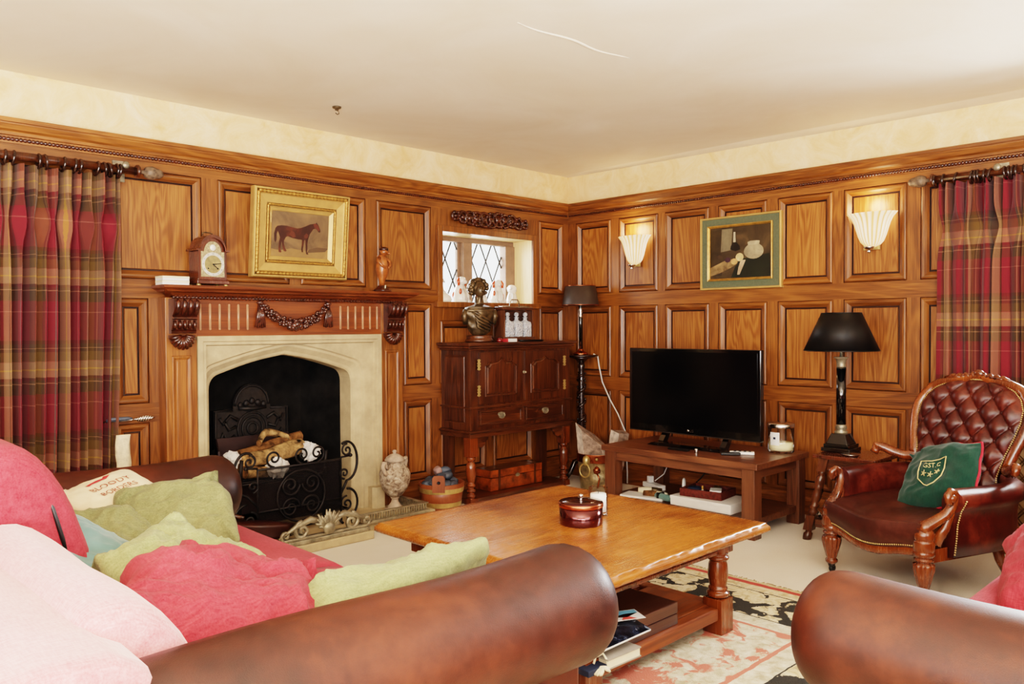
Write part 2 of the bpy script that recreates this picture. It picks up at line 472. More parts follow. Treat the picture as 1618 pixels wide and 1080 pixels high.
R1, R2, R3 = (1.52, 2.112), (.842, 1.415), (.165, .737)
pa = []
for a, b in ((-2.2, -1.72), (-1.64, -1.16), (-1.08, -.6), (-.52, -.04), (.04, .52), (.60, 1.38), (1.46, 1.95), (2.045, 2.50), (2.575, 3.064), (3.15, 3.622)):
    pa.append((a, b) + R1)
pa.append((4.742, 5.04) + R1)
for a, b in ((-2.2, -1.72), (-1.64, -1.16), (-1.08, -.6), (-.52, -.04), (.04, .52), (.60, 1.38), (1.47, 1.648), (3.37, 3.62), (4.742, 5.04)):
    pa.append((a, b) + R2); pa.append((a, b) + R3)
for a, b in ((3.70, 4.15), (4.22, 4.66)):
    pa.append((a, b, .842, 1.30)); pa.append((a, b) + R3)
WIN = (3.716, 4.658, 1.435, 1.945)
FIRE = (1.93, 2.96, .06, 1.15)
wall_left = panelled('A', 'wall_left', pa, [WIN, FIRE], -2.6, XB, 0, 2.26, 'x')
pb = []
ys = [(4.068, 4.44), (3.612, 3.99), (3.163, 3.548), (2.712, 3.091), (2.254, 2.633), (1.80, 2.184), (1.345, 1.724)]
for a, b in ys:
    for r in (R1, R2, R3): pb.append((a, b) + r)
for a, b in ((-.35, .12), (-.85, -.43), (-1.35, -.93)):
    for r in (R1, R2, R3): pb.append((a, b) + r)
WIN2 = (.25, 1.215, 1.225, 2.03)
wall_right = panelled('B', 'wall_right', pb, [WIN2], -2.6, YA, 0, 2.26, 'y')

# plaster band above the panelling
q = MB().add([(-2.6, YA, 2.26), (XB, YA, 2.26), (XB, YA, CZ), (-2.6, YA, CZ)], [(0, 1, 2, 3)])
q.build('plaster_band', M['frieze'], wall_left, recalc=False)
q = MB().add([(XB, YA, 2.26), (XB, -2.6, 2.26), (XB, -2.6, CZ), (XB, YA, CZ)], [(0, 1, 2, 3)])
q.build('plaster_band', M['frieze'], wall_right, recalc=False)

CORN = [(0, 2.160), (.010, 2.160), (.012, 2.195), (.022, 2.198), (.026, 2.212), (.040, 2.222), (.052, 2.245), (.054, 2.252), (.060, 2.254), (.060, 2.274), (0, 2.276)]


def run(side, prof, a, b, mb, mitre_hi=True, mat=0):
    P = wallpt(side)
    L = [[P(a, z, d) for d, z in prof], [P(b - (d if mitre_hi else 0), z, d) for d, z in prof]]
    mb.loops(L, mat, False, False)


def beading(side, a, b, z, d, mb, pitch=.0165, r=.0085, mat=0):
    P = wallpt(side)
    n = int((b - a) / pitch)
    pts, rr = [], []
    for i in range(n):
        for k in range(3):
            pts.append(P(a + (i + k / 3) * pitch, z, d)); rr.append(r * (.45, .95, .95)[k])
    mb.tube(pts, rr, 6, mat=mat)


for side, nm, lo, hi, ax in (('A', 'trim_1', -2.6, XB, 'x'), ('B', 'trim_2', -2.6, YA, 'y')):
    q = MB(); run(side, CORN, lo, hi, q)
    c = struct(q.build(nm, M['rail_' + ax], recalc=False))
    q = MB(); beading(side, lo + 2.9 if side == 'A' else lo + 2.5, hi - .02, 2.178, .015, q, .018, .0105)
    q.build('bead_moulding', M['carved'], c)
BASE = [(0, 0), (.022, 0), (.022, .095), (.018, .105), (.010, .115), (.008, .13), (0, .135)]
q = MB(); run('A', BASE, -2.6, 1.69, q); run('A', BASE, 3.34, XB, q)
struct(q.build('baseboard_left', M['rail_x'], recalc=False))
q = MB(); run('B', BASE, -2.6, YA, q)
struct(q.build('baseboard_right', M['rail_y'], recalc=False))
# dado rails
DADO = [(0, 1.425), (.008, 1.43), (.016, 1.452), (.02, 1.47), (.02, 1.482), (0, 1.486)]
q = MB(); run('A', DADO, 3.36, 3.70, q, False)
struct(q.build('trim_3', M['rail_x'], recalc=False))

# ceiling: old plaster, a little wavy, with one raised crack
def ceil(u, v):
    x, y = -2.6 + u * 7.9, -2.6 + v * 7.3
    e = min(1, max(0, (XB - x) / .5), max(0, (YA - y) / .4)) if x < XB and y < YA else 0
    return (x, y, CZ + e * .012 * noise.noise(Vector((x * .9, y * .9, 0))))
q = MB().grid(ceil, 60, 60, flip=True)
ceiling = struct(q.build('ceiling', M['ceil'], recalc=False))
pts = []
for i in range(25):
    s = i / 24
    x = 2.36 + .70 * s; y = 2.372 - .04 * s + .012 * sin(s * 11)
    pts.append((x, y, CZ + .012 * noise.noise(Vector((x * .9, y * .9, 0))) + .001))
q = MB().tube(pts, [.0065 * sin(PI * min(.97, max(.03, i / 24))) ** .5 for i in range(25)], 6, sq=1.6)
q.build('plaster_crack', M['ceil'], ceiling)
# sagging cove strip above the right wall
q = MB()
q.loops([[(XB - .0, -2.6, CZ - .035), (XB - .03, -2.6, CZ - .03), (XB - .10, -2.6, CZ - .008), (XB - .16, -2.6, CZ + .004)], [(XB, YA, CZ - .002), (XB - .03, YA, CZ - .001), (XB - .10, YA, CZ), (XB - .12, YA, CZ + .004)]], 0, True, False)
struct(q.build('trim_4', M['ceil'], recalc=False))

q = MB().grid(lambda u, v: (-2.6 + u * 7.7, -2.6 + v * 7.133, 0), 1, 1)
floor = struct(q.build('floor', M['carpet'], recalc=False))
# the two walls behind the viewer
q = MB().add([(-2.6, -2.6, 0), (-2.6, YA, 0), (-2.6, YA, CZ), (-2.6, -2.6, CZ)], [(0, 1, 2, 3)])
struct(q.build('wall_back', plain('back_plaster', lin(214, 190, 150), .8), recalc=False))
q = MB().add([(-2.6, -2.6, 0), (XB, -2.6, 0), (XB, -2.6, CZ), (-2.6, -2.6, CZ)], [(3, 2, 1, 0)])
struct(q.build('wall_near', M['frieze'], recalc=False))

# ------------------------------------------------------------------ small leaded window in the left wall
x0, x1, z0, z1 = WIN
yb = 4.772
w1 = struct(MB().build('window_1', M['rail_z'])) if False else None
q = MB()
q.add([(x0, YA, z0), (x1, YA, z0), (x1, yb, z0), (x0, yb, z0)], [(0, 1, 2, 3)], 1)
q.add([(x0, YA, z1), (x1, YA, z1), (x1, yb, z1), (x0, yb, z1)], [(3, 2, 1, 0)], 0)
q.add([(x0, YA, z0), (x0, yb, z0), (x0, yb, z1), (x0, YA, z1)], [(0, 1, 2, 3)], 0)
q.add([(x1, YA, z0), (x1, yb, z0), (x1, yb, z1), (x1, YA, z1)], [(3, 2, 1, 0)], 0)
M['pale_oak'] = wood('pale_oak', lin(186, 146, 92), lin(222, 188, 132), lin(240, 216, 170), 'z', 4, 3, .45, .1)
window = struct(q.build('window_1', [M['pale_oak'], M['cream']], recalc=False))
q = MB()
fr = .045
for a, b in (((x0 - fr, z0 - .01), (x0, z1 + fr)), ((x1, z0 - .01), (x1 + fr, z1 + fr)), ((x0, z1), (x1, z1 + fr))):
    q.box((a[0], YA - .022, a[1]), (b[0], YA + .001, b[1]))
q.box((x0 - .07, YA - .04, z0 - .04), (x1 + .07, YA + .001, z0))
q.build('casing', M['rail_z'], window, bev=.004)
q = MB()
M['winframe'] = plain('winframe', lin(140, 112, 92), .6)
gz = 1.908
q.box((x0, yb - .03, gz), (x1, yb + .03, z1)); q.box((x0, yb - .02, z0), (x1, yb + .03, z0 + .012))
for a, b in ((x0 - .0, x0 + .05), (4.075, 4.10), (4.10, 4.19), (4.555, x1)):
    q.box((a, yb - (.0 if b - a < .03 else .045), z0), (b, yb + .03, gz))
q.build('frame', M['winframe'], window, bev=.004)
M['lead'] = plain('lead', lin(70, 66, 62), .6, .3)
for a, b in ((x0 + .05, 4.075), (4.19, 4.555)):
    q = MB(); q.box((a, yb + .012, z0 + .012), (b, yb + .016, gz))
    pane = q.build('pane', M['glass'], window)
    q = MB()
    dx, dz = .152, .33            # one lattice period
    zz0, zz1 = z0 + .012, gz
    for s in (1, -1):
        k = -8
        while k < 14:
            # line x = a + k*dx + s*(z-zz0)*dx/dz
            p = []
            for i in range(2):
                z = (zz0, zz1)[i]; p.append([a + .04 + k * dx + s * (z - zz0) * dx / dz, z])
            (xa, za), (xb_, zb) = p
            # clip to [a,b]
            def clip(xa, za, xb_, zb):
                t0, t1 = 0, 1; d = xb_ - xa
                for lo, sg in ((a, 1), (b, -1)):
                    f0 = sg * (xa - lo); fd = sg * d
                    if abs(fd) < 1e-9:
                        if f0 < 0: return None
                    else:
                        tt = -f0 / fd
                        if fd > 0: t0 = max(t0, tt)
                        else: t1 = min(t1, tt)
                if t0 >= t1: return None
                return (xa + d * t0, za + (zb - za) * t0, xa + d * t1, za + (zb - za) * t1)
            r = clip(xa, za, xb_, zb)
            if r: q.tube([(r[0], yb + .01, r[1]), (r[2], yb + .01, r[3])], .0062, 5)
            k += 1
    q.build('leading', M['lead'], pane)

# ------------------------------------------------------------------ the window at the far end of the right wall, mostly behind its curtain
y0, y1, z0, z1 = WIN2
q = MB()
for a, b in (((y0, z0), (y0, z1)),):
    pass
xo = XB + .16
q.add([(XB, y0, z0), (XB, y1, z0), (xo, y1, z0), (xo, y0, z0)], [(0, 1, 2, 3)])
q.add([(XB, y0, z1), (XB, y1, z1), (xo, y1, z1), (xo, y0, z1)], [(3, 2, 1, 0)])
q.add([(XB, y0, z0), (xo, y0, z0), (xo, y0, z1), (XB, y0, z1)], [(3, 2, 1, 0)])
q.add([(XB, y1, z0), (xo, y1, z0), (xo, y1, z1), (XB, y1, z1)], [(0, 1, 2, 3)])
window2 = struct(q.build('window_2', M['cream'], recalc=False))
q = MB()
for a in (y0, (y0 + y1) / 2 - .03, y1 - .05): q.box((XB + .1, a, z0), (XB + .15, a + .05, z1))
q.box((XB + .1, y0, z0), (XB + .15, y1, z0 + .05)); q.box((XB + .1, y0, z1 - .05), (XB + .15, y1, z1))
q.box((XB - .02, y0 - .04, z0 - .03), (XB + .02, y1 + .03, z0 + .012)); q.box((XB - .015, y1 - .01, z0), (XB, y1 + .03, z1 + .03)); q.box((XB - .015, y0 - .03, z0), (XB, y0 + .01, z1 + .03))
q.build('frame', M['cream'], window2, bev=.004)
q = MB().box((XB + .122, y0 + .05, z0 + .05), (XB + .126, y1 - .05, z1 - .05)); q.build('pane', M['glass'], window2)

# leafy garden shrub outside the small window
M['leafout'] = plain('leafout', lin(150, 170, 120), .7)
sh = thing('garden_shrub', 'pale green shrub outside the small leaded window', 'shrub', (4.3, 7.6, 0))
q = MB()
for i in range(420):
    p = Vector((random.gauss(.1, .55), random.gauss(0, .3), 1.55 + random.gauss(0, .45)))
    a = random.random() * 6.3; s = .05
    d1 = Vector((cos(a), .3, sin(a))) * s; d2 = Vector((-sin(a), .2, cos(a))) * s * .5
    q.add([p - d1, p + d2, p + d1, p - d2], [(0, 1, 2, 3)])
q.build('foliage', M['leafout'], sh)
q = MB()
for i in range(9):
    a = i * .7
    q.tube([(0, 0, -.0), (.1 * cos(a), .1 * sin(a), .7), (.45 * cos(a), .3 * sin(a), 1.9)], [.03, .02, .006], 6)
q.build('stem', M['bark'], sh)
struct(MB().box((-6, YA + .6, -.06), (12, 14, 0)).build('ground_outside', plain('lawn', lin(120, 130, 90), .9)))

# ------------------------------------------------------------------ radiator cover under that window
rc = thing('radiator_cover', 'oak radiator cover with brass lattice grille beneath the curtained window', 'radiator cover', (5.02, .7, 0))
X = 4.955
q = MB()
ya, yb_ = .1, 1.33
q.box((X, ya, .0), (XB - .026, yb_, .10)); q.box((X + .012, ya, .64), (XB - .014, yb_, .70))
q.box((X + .012, ya, .10), (X + .05, ya + .07, .64)); q.box((X + .012, yb_ - .085, .10), (X + .05, yb_, .64)); q.box((X + .012, ya + .07, .10), (X + .05, yb_ - .085, .155)); q.box((X + .012, ya + .07, .60), (X + .05, yb_ - .085, .64))
q.box((X + .05, yb_ - .03, .1), (XB - .026, yb_, .64))
q.build('case', M['oak_y'], rc, True, bev=.004)
q = MB()
lo, hi, za, zb = ya + .07, yb_ - .085, .155, .60
k = -20
for s in (1, -1):
    for k in range(-12, 40):
        for off in (0, .018):
            a = lo + k * .075 + off
            p0, p1 = (a, za), (a + s * (zb - za) * .85, zb)
            d = p1[0] - p0[0]
            t0 = max(0, ((lo - a) / d if d > 0 else (hi - a) / d)); t1 = min(1, ((hi - a) / d if d > 0 else (lo - a) / d))
            if t0 < t1: q.tube([(X + .03, a + d * t0, za + (zb - za) * t0), (X + .03, a + d * t1, za + (zb - za) * t1)], .003, 4)
q.build('lattice', metal('lattice', lin(120, 92, 62), .4), rc, True)
q = MB().box((X + .045, lo, za), (X + .049, hi, zb)); q.build('backing', plain('backing', lin(160, 128, 92), .8), rc, True)

# ------------------------------------------------------------------ ceiling hook
h = thing('ceiling_hook', 'tiny dark brass hook plate on the ceiling', 'hook', (2.50, 3.975, CZ - .004))
q = MB(); q.lathe([(0, .0), (.026, 0), (.024, -.008), (.012, -.012), (.010, -.02), (0, -.022)], seg=16); q.build('plate', M['bronze'], h)
q = MB(); q.tube([(0, 0, -.02), (.012, 0, -.026), (.014, 0, -.036), (.004, 0, -.042), (-.008, 0, -.036)], .003, 6); q.build('hook_arm', M['bronze'], h)


# ------------------------------------------------------------------ curtains
def curtain(name, label, P, u0, u1, ztop, zbot, folds, seed, flare=0.0, amp=.040):
    """pinch-pleated cloth; P(u, z, d)"""
    t = thing(name, label, 'curtain', P((u0 + u1) / 2, zbot, .08))
    rnd = random.Random(seed)
    ph = [rnd.random() * .5 for _ in range(60)]
    H = ztop - zbot; zp = ztop - .27
    nu, nv = folds * 12, 60
    q = MB()
    def f(u, v):
        z = ztop - H * v
        fu = u * folds; k = int(min(fu, folds - 1e-6)); 
        ang = 2 * PI * (fu + .12 * sin(fu * 2.1 + seed))
        pin = 1 - .72 * math.exp(-((z - zp) / .07) ** 2)        # gathered at the pinch line
        above = z > zp
        sh = sin(ang) + .35 * sin(2 * ang + ph[k % 60] * 6)
        a = amp * (pin if above else min(1, .35 + (zp - z) / .35)) * (1 + .5 * sin(k * 1.7 + seed))
        uu = u0 + (u1 - u0) * u
        uu += flare * v * (u - .0) ** 1 * (1 if flare else 0)
        g_ = (math.floor(fu / 2) * 2 + 1) / folds; uu -= (uu - (u0 + (u1 - u0) * min(1, g_))) * .55 * math.exp(-((z - zp) / .085) ** 2)
        uu += .012 * sin(ang * 1 + 1.2) * min(1, v * 3)
        d = .085 + a * sh + .012 * sin(z * 3 + k)
        return P(uu, z, d)
    L = abs(u1 - u0) * 2.1
    q.grid(f, nu, nv, uvf=lambda u, v: (u * L + .001, H * (1 - v) + .001))
    q.build('cloth', M['tartan'], t, True, recalc=False)
    return t


A, B = wallpt('A'), wallpt('B')
curtain('tartan_curtain', 'floor-length crimson and olive tartan curtain beside the fireplace', A, .30, 1.475, 2.045, .03, 23, 3, flare=-.05)
curtain('tartan_curtain', 'crimson and olive tartan curtain behind the button-backed armchair', B, 1.60, 1.12, 2.06, .72, 10, 5, flare=.0)


def pole(label, P, a, b, z, end_hi, rings, fin, deco):
    """a rod along the wall from a to b with one turned end"""
    d = .10
    t = thing('curtain_pole', label, 'curtain pole', P((a + b) / 2, z, d))
    q = MB(); q.tube([P(a, z, d), P(b, z, d)], .021, 14)
    e = b if end_hi else a; s = 1 if end_hi else -1
    q.build('rod', M['dark_z'] if deco else M['dark_z'], t, True)
    q = MB()
    for o, r in ((0, .036), (.012, .036)): pass
    q.tube([P(e - s * .012, z, d), P(e, z, d), P(e + s * .004, z, d)], [.033, .036, .03], 14)
    q.build('collar', M['dark_z'], t, True)
    q = MB()
    prof = [(.01, .0), (.011, .03), (.026, .034), (.034, .05), (.036, .07), (.030, .088), (.028, .09), (.027, .105), (.018, .122), (.006, .13), (.001, .131)]
    pts = [P(e + s * x, z, d) for _, x in prof]
    q.tube(pts, [r for r, _ in prof], 16)
    q.build('finial', plain('finial', lin(112, 92, 74), .5, 0, .4, 0, .35, 60, .2), t, True)
    q = MB()
    for u in rings:
        L = []
        tl = random.uniform(-.25, .25)
        for i in range(20):
            an = 2 * PI * i / 20
            L.append(P(u + tl * .03 * sin(an), z - .012 + .034 * sin(an), d + .034 * cos(an)))
        q = MB(); q.tube(L, .0065, 8, True); q.build('ring', M['blackwood'], t, True)
    q = MB(); x = fin
    q.tube([P(x, z + .012, 0), P(x, z + .012, d - .01)], .012, 10); q.lathe([(0, 0), (.018, 0), (.02, .006), (.012, .012), (0, .013)], mtx=Matrix.Rotation(PI / 2, 4, 'X') if P is A else Matrix.Rotation(-PI / 2, 4, 'Y'), c=P(x, z + .022, d + .018), seg=14)
    q.box(*[P(x - .03, z - .05, 0), P(x + .03, z + .06, .012)])
    q.build('bracket', M['brassdull'], t, True)


M['blackwood'] = plain('blackwood', lin(42, 22, 16), .25, 0, .6, .4, .2)
pole('dark wooden curtain pole with rings and acorn finial above the fireside curtain', A, .2, 1.57, 2.082, True, [.955, .99, 1.10, 1.13, 1.21, 1.26, 1.285, 1.365, 1.40, 1.425, 1.46, 1.473, .90, .83, .7, .6, .5], 1.50, True)
pole('dark wooden curtain pole with rings and carved finial above the armchair curtain', B, .2, 1.63, 2.09, False, [], 1.3, True) if False else None
Bm = lambda u, z, d: (XB - d, u, z)
pole('dark wooden curtain pole with bunched rings beside the wall light over the armchair', Bm, .15, 1.63, 2.088, True, [1.61, 1.565, 1.50, 1.42, 1.40, 1.385, 1.355, 1.33, 1.255, 1.235, 1.22, 1.20, 1.16, 1.10, 1.0, .9], 1.29, True)

h = thing('curtain_holdback', 'pewter feather shaped curtain holdback on the panelling', 'curtain holdback', (1.53, 4.47, .775))
q = MB()
q.grid(lambda u, v: (1.40 + .13 * u, 4.46 - .004, .765 + .022 * (v - .1) * (1 if .02 < u < .98 else .6)), 6, 2)
q.build('vane', plain('pewter', lin(96, 104, 118), .4, .6), h, True, solid=.006)
q = MB(); q.tube([(1.38, 4.46, .764), (1.5, 4.458, .764), (1.56, 4.455, .768)], .005, 8)
for i in range(7):
    x = 1.545 + i * .0125
    q.tube([(x, 4.455, .768 - .016 * sin(PI * (i + 1) / 8)), (x + .016, 4.45, .768 + .016 * sin(PI * (i + 1) / 8))], .006, 6)
q.tube([(1.54, 4.455, .768), (1.645, 4.452, .768)], [.006, .002], 6)
q.build('quill', M['silver'], h, True)
q = MB(); q.tube([(1.53, YA, .766), (1.53, 4.46, .766)], .007, 8); q.build('wall_peg', M['silver'], h, True)
# ================================================================== fireplace
fp = thing('fireplace', 'carved oak chimneypiece with pale stone arched surround and black hearth opening', 'fireplace', (2.46, YA, 0))
XL, XR = 1.874, 3.112
cx_, ap, il, ir = 2.4435, 1.088, 1.968, 2.919


def arch(off, n_side=8, n_cur=6, n_top=10):
    """inner outline moved outward by off: bottom-left, up, apex, down to bottom-right"""
    l, r, top = il - off, ir + off, ap + off * 1.05
    pts = [(l, .04 + (.895 - .04) * i / n_side) for i in range(n_side)]
    e = (l + .062, .985 + off * .85)
    for i in range(n_cur):
        s = i / n_cur
        a = (l, .895); c = (l + .002, .968 + off * .8)
        pts.append(tuple((1 - s) ** 2 * a[k] + 2 * s * (1 - s) * c[k] + s * s * e[k] for k in (0, 1)))
    for i in range(n_top + 1):
        s = i / n_top
        pts.append((e[0] + (cx_ - e[0]) * s, e[1] + (top - e[1]) * s + .012 * sin(PI * s)))
    m = [(2 * cx_ - x, z) for x, z in pts[:-1]][::-1]
    return pts + m


def rect(ins):
    l, r, top = XL + ins, XR - ins, 1.206 - ins
    base = arch(0)
    half = len(base) // 2
    ns = 8 + 6
    out = []
    for i in range(half + 1):
        if i <= ns: out.append((l, .04 + (top - .04) * i / ns))
        else:
            s = (i - ns) / (half - ns); out.append((l + (cx_ - l) * s, top))
    return out + [(l + r - x if False else 2 * cx_ - x if abs(x - cx_) < 1e-9 else (r - (x - l) * (r - cx_) / (cx_ - l)), z) for x, z in out[:-1]][::-1]


L = []
for pts, d in ((rect(0), .0), (rect(0), .108), (rect(.03), .108), (rect(.034), .100), (rect(.05), .100), (rect(.056), .086), (arch(.072), .082), (arch(.064), .070), (arch(.05), .068), (arch(.022), .04), (arch(.008), .034), (arch(0), .026), (arch(0), -.10)):
    L.append([(x, YA - d, z) for x, z in pts])
q = MB(); q.loops(L, 0, False, False)
for a, b in ((XL - .0, XL + .10), (XR - .10, XR)):                  # plinth blocks at the feet
    q.add([], [])
    q.prism([(a, YA), (a, YA - .13), (a + .02, YA - .16), (b - .02, YA - .16), (b, YA - .13), (b, YA)], 'xy', .03, .20)
q.build('stone_surround', M['stone'], fp, True, recalc=True)
# firebox
q = MB()
bx0, bx1, by, ty = 2.10, 2.81, 4.96, 1.25
q.add([(1.93, YA, .06), (bx0, by, .06), (bx1, by, .06), (2.96, YA, .06)], [(0, 1, 2, 3)])
q.add([(bx0, by, .06), (bx1, by, .06), (bx1, by, ty), (bx0, by, ty)], [(0, 1, 2, 3)])
q.add([(1.93, YA, .06), (bx0, by, .06), (bx0, by, ty), (1.93, YA, ty)], [(0, 1, 2, 3)])
q.add([(2.96, YA, .06), (bx1, by, .06), (bx1, by, ty), (2.96, YA, ty)], [(3, 2, 1, 0)])
q.add([(1.93, YA, 1.15), (bx0, by, ty), (bx1, by, ty), (2.96, YA, 1.15)], [(3, 2, 1, 0)])
q.build('firebox', M['soot'], fp, True, recalc=False)
q = MB()
q.box((1.66, 4.10, 0), (3.30, YA + .3, .06)); q.box((2.0, 3.955, 0), (2.72, 4.10, .05))
q.build('hearth', M['stone'], fp, True, bev=.006)
# pilasters with carved corbels
for a, b, m in ((1.70, 1.872, 0), (3.114, 3.29, 1)):
    q = MB(); q.box((a, YA - .10, .03), (b, YA, 1.42))
    q.box((a - .005, YA - .112, .03), (b + .005, YA, .16))
    P = A
    Lp = [[P(a + .03 + i, .22 + i, .10 + d), P(b - .03 - i, .22 + i, .10 + d), P(b - .03 - i, 1.10 - i, .10 + d), P(a + .03 + i, 1.10 - i, .10 + d)] for i, d in ((0, .001), (.004, .007), (.012, .006), (.022, -.0), (.026, -.008), (.030, .001))]
    q.loops(Lp, 0, False, True, cap1=True)
    pil = q.build('pilaster', M['rail_z'], fp, True, bev=.003)
    c = (a + b) / 2
    q = MB(); w = .068
    # console: scroll profile, reeded
    prof = [(.10, 1.412), (.185, 1.412), (.195, 1.395), (.190, 1.36), (.165, 1.33), (.15, 1.318), (.158, 1.312), (.158, 1.302), (.146, 1.296), (.150, 1.27), (.140, 1.245), (.134, 1.24), (.140, 1.234), (.136, 1.222), (.10, 1.22)]
    q.prism([(YA - d, z) for d, z in prof], 'yz', c - w, c + w)
    for i in range(4):
        x = c - w + .017 + i * .034
        q.tube([(x, YA - .178, 1.405), (x, YA - .198, 1.385), (x, YA - .190, 1.355), (x, YA - .165, 1.328)], [.010, .014, .013, .009], 8)
    for i in range(5):
        x = c - w + .014 + i * .027
        q.tube([(x, YA - .148, 1.292), (x, YA - .156, 1.268), (x, YA - .143, 1.247)], [.008, .010, .007], 8)
    q.build('corbel', M['carved'], pil, True)
    q = MB()                                                       # scallop shell below it
    for i in range(9):
        an = PI * (1.08 + .84 * i / 8)
        ln = .072
        q.tube([(c + .012 * cos(an), YA - .128, 1.212 + .005 * sin(an)), (c + ln * .6 * cos(an), YA - .138, 1.212 + ln * .65 * sin(an)), (c + ln * cos(an), YA - .118, 1.212 + ln * 1.05 * sin(an))], [.006, .013, .009], 8)
    q.prism([(c + .072 * cos(PI + PI * i / 12), 1.214 + .07 * sin(PI + PI * i / 12)) for i in range(13)], 'xz', YA - .118, YA - .09)
    q.build('shell', M['carved'], pil, True)
# fluted frieze board
q = MB(); q.box((1.872, YA - .095, 1.206), (3.114, YA, 1.42))
fr_ = q.build('frieze_board', M['mant_x'], fp, True)
for x0_, n in ((1.895, 6), (2.804, 6)):
    for i in range(n):
        x = x0_ + i * .0562
        q = MB(); q.tube([(x, YA - .095, 1.246), (x, YA - .095, 1.382)], .0075, 8)
        q.ball((x, YA - .095, 1.246), .0078, 8, 6); q.ball((x, YA - .095, 1.382), .0078, 8, 6)
        q.build('reed', M['reed'] if 'reed' in M else M.setdefault('reed', plain('reed', lin(176, 130, 100), .3, 0, .6, .4)), fr_, True, weld=False)
# garland of fruit
q = MB()
rr = random.Random(4)
for i in range(64):
    s = i / 63; x = 2.262 + .434 * s
    sag = 1.385 - .115 * sin(PI * s) ** .8
    k = .010 + .009 * sin(PI * s)
    for j in range(3):
        q.ball((x + rr.uniform(-.01, .01), YA - .10 - rr.uniform(0, .03), sag + rr.uniform(-k, k) * 1.6), rr.uniform(.008, .015), 8, 5)
for x, r in ((2.462, .022), (2.50, .020), (2.43, .018), (2.48, .024)): q.ball((x, YA - .125, 1.26 + (r - .02) * 3), r, 12, 8)
for x in (2.25, 2.708):
    q.ball((x, YA - .105, 1.40), (.022, .02, .014), 10, 6)
    for j in range(5):
        o = (j - 2) * .008
        q.tube([(x + o * .3, YA - .10, 1.395), (x + o, YA - .112, 1.33), (x + o * 1.8, YA - .105, 1.255 - .004 * (j % 2))], [.005, .010, .007], 6)
q.build('fruit_garland', M['garl'] if 'garl' in M else M.setdefault('garl', plain('garl', lin(78, 40, 28), .26, 0, .6, .5, .4, 30, .1)), fr_, True)
# shelf
SH = [(0, 1.405), (.10, 1.408), (.104, 1.432), (.112, 1.436), (.125, 1.446), (.15, 1.452), (.156, 1.462), (.165, 1.464), (.178, 1.472), (.180, 1.486), (0, 1.486)]
q = MB(); L = []
for u, sgn in ((1.74, -1), (3.30, 1)):
    L.append([(u + sgn * max(0, d - .105), YA - d, z) for d, z in SH])
q.loops(L, 0, False, False, True, True)
q.loops([[(1.74 - max(0, d - .105), YA - d, z) for d, z in SH], [(1.74 - max(0, d - .105), YA, z) for d, z in SH]], 0, False, False)
q.loops([[(3.30 + max(0, d - .105), YA - d, z) for d, z in SH], [(3.30 + max(0, d - .105), YA, z) for d, z in SH]], 0, False, False)
shelf = q.build('mantel_shelf', M['mant_x'], fp, True, weld=True)
q = MB(); beading('A', 1.735, 3.305, 1.421, .106, q, .021, .0105); q.build('bead_moulding', M['carved'], shelf, True)

# ------------------------------------------------------------------ inside the opening
fb = thing('fireback', 'cast iron fireback with crown and lion relief against the sooty back wall', 'fireback', (2.433, 4.94, .06))
q = MB()
pl = [(2.177, .06), (2.69, .06), (2.69, .728), (2.56, .735)]
pl += [(2.433 + .127 * cos(PI * i / 12), .75 + .14 * sin(PI * i / 12)) for i in range(13)] + [(2.306, .735), (2.177, .728)]
q.prism(pl, 'xz', 4.915, 4.95); q.build('plate', M['castiron'], fb, True)
q = MB()
arc = [(2.433 + .115 * cos(PI * i / 16), 4.912, .75 + .128 * sin(PI * i / 16)) for i in range(17)]
q.tube(arc, .009, 6); q.tube([(2.68, 4.912, .07), (2.68, 4.912, .72), (2.56, 4.912, .725)], .009, 6); q.tube([(2.187, 4.912, .07), (2.187, 4.912, .72), (2.30, 4.912, .725)], .009, 6)
q.build('rim_moulding', M['castiron'], fb, True)
q = MB()
for i in range(5): q.ball((2.353 + i * .04, 4.912, .765 + .012 * (1 - abs(i - 2))), (.02, .014, .022), 10, 6)
q.tube([(2.34, 4.91, .735), (2.433, 4.905, .728), (2.526, 4.91, .735)], .014, 8)
q.build('crown_relief', M['castiron'], fb, True)
q = MB()
for r in (.10, .07, .035): q.tube([(2.433 + r * cos(2 * PI * i / 20), 4.91, .60 + r * 1.05 * sin(2 * PI * i / 20)) for i in range(20)], .008, 6, True)
for s in (-1, 1):
    for pth in ([(.10, .66), (.15, .69), (.20, .64), (.22, .68)], [(.12, .56), (.17, .53), (.2, .58), (.22, .52)], [(.11, .62), (.16, .60), (.19, .66)]):
        q.tube([(2.433 + s * a, 4.91, z) for a, z in pth], [.012] * len(pth), 6)
q.build('lion_relief', M['castiron'], fb, True)

gr = thing('fire_basket', 'black iron log basket in the hearth under the birch logs', 'fire basket', (2.40, 4.62, .06))
q = MB()
for y in (4.45, 4.52, 4.59, 4.66, 4.73): q.tube([(2.10, y, .33), (2.70, y, .33)], .010, 6)
q.build('bars', M['iron'], gr, True)
for x in (2.12, 2.68):
    q = MB(); q.tube([(x, 4.42, .48), (x, 4.44, .33), (x, 4.78, .33), (x, 4.80, .5)], .012, 6); q.build('side_rail', M['iron'], gr, True)
    for y in (4.45, 4.76):
        q = MB(); q.tube([(x, y, .33), (x, y, .062)], .013, 6); q.build('leg', M['iron'], gr, True)
q = MB()
q.add([(2.165, 4.84, .064), (2.66, 4.84, .064), (2.66, 4.86, .56), (2.165, 4.86, .56)], [(0, 1, 2, 3)])
q.add([(2.165, 4.84, .064), (2.165, 4.86, .56), (2.12, 4.72, .5), (2.12, 4.70, .064)], [(0, 1, 2, 3)])
q.build('back_plate', plain('heatplate', lin(70, 54, 54), .5, .5), gr, True, solid=.01, recalc=False)


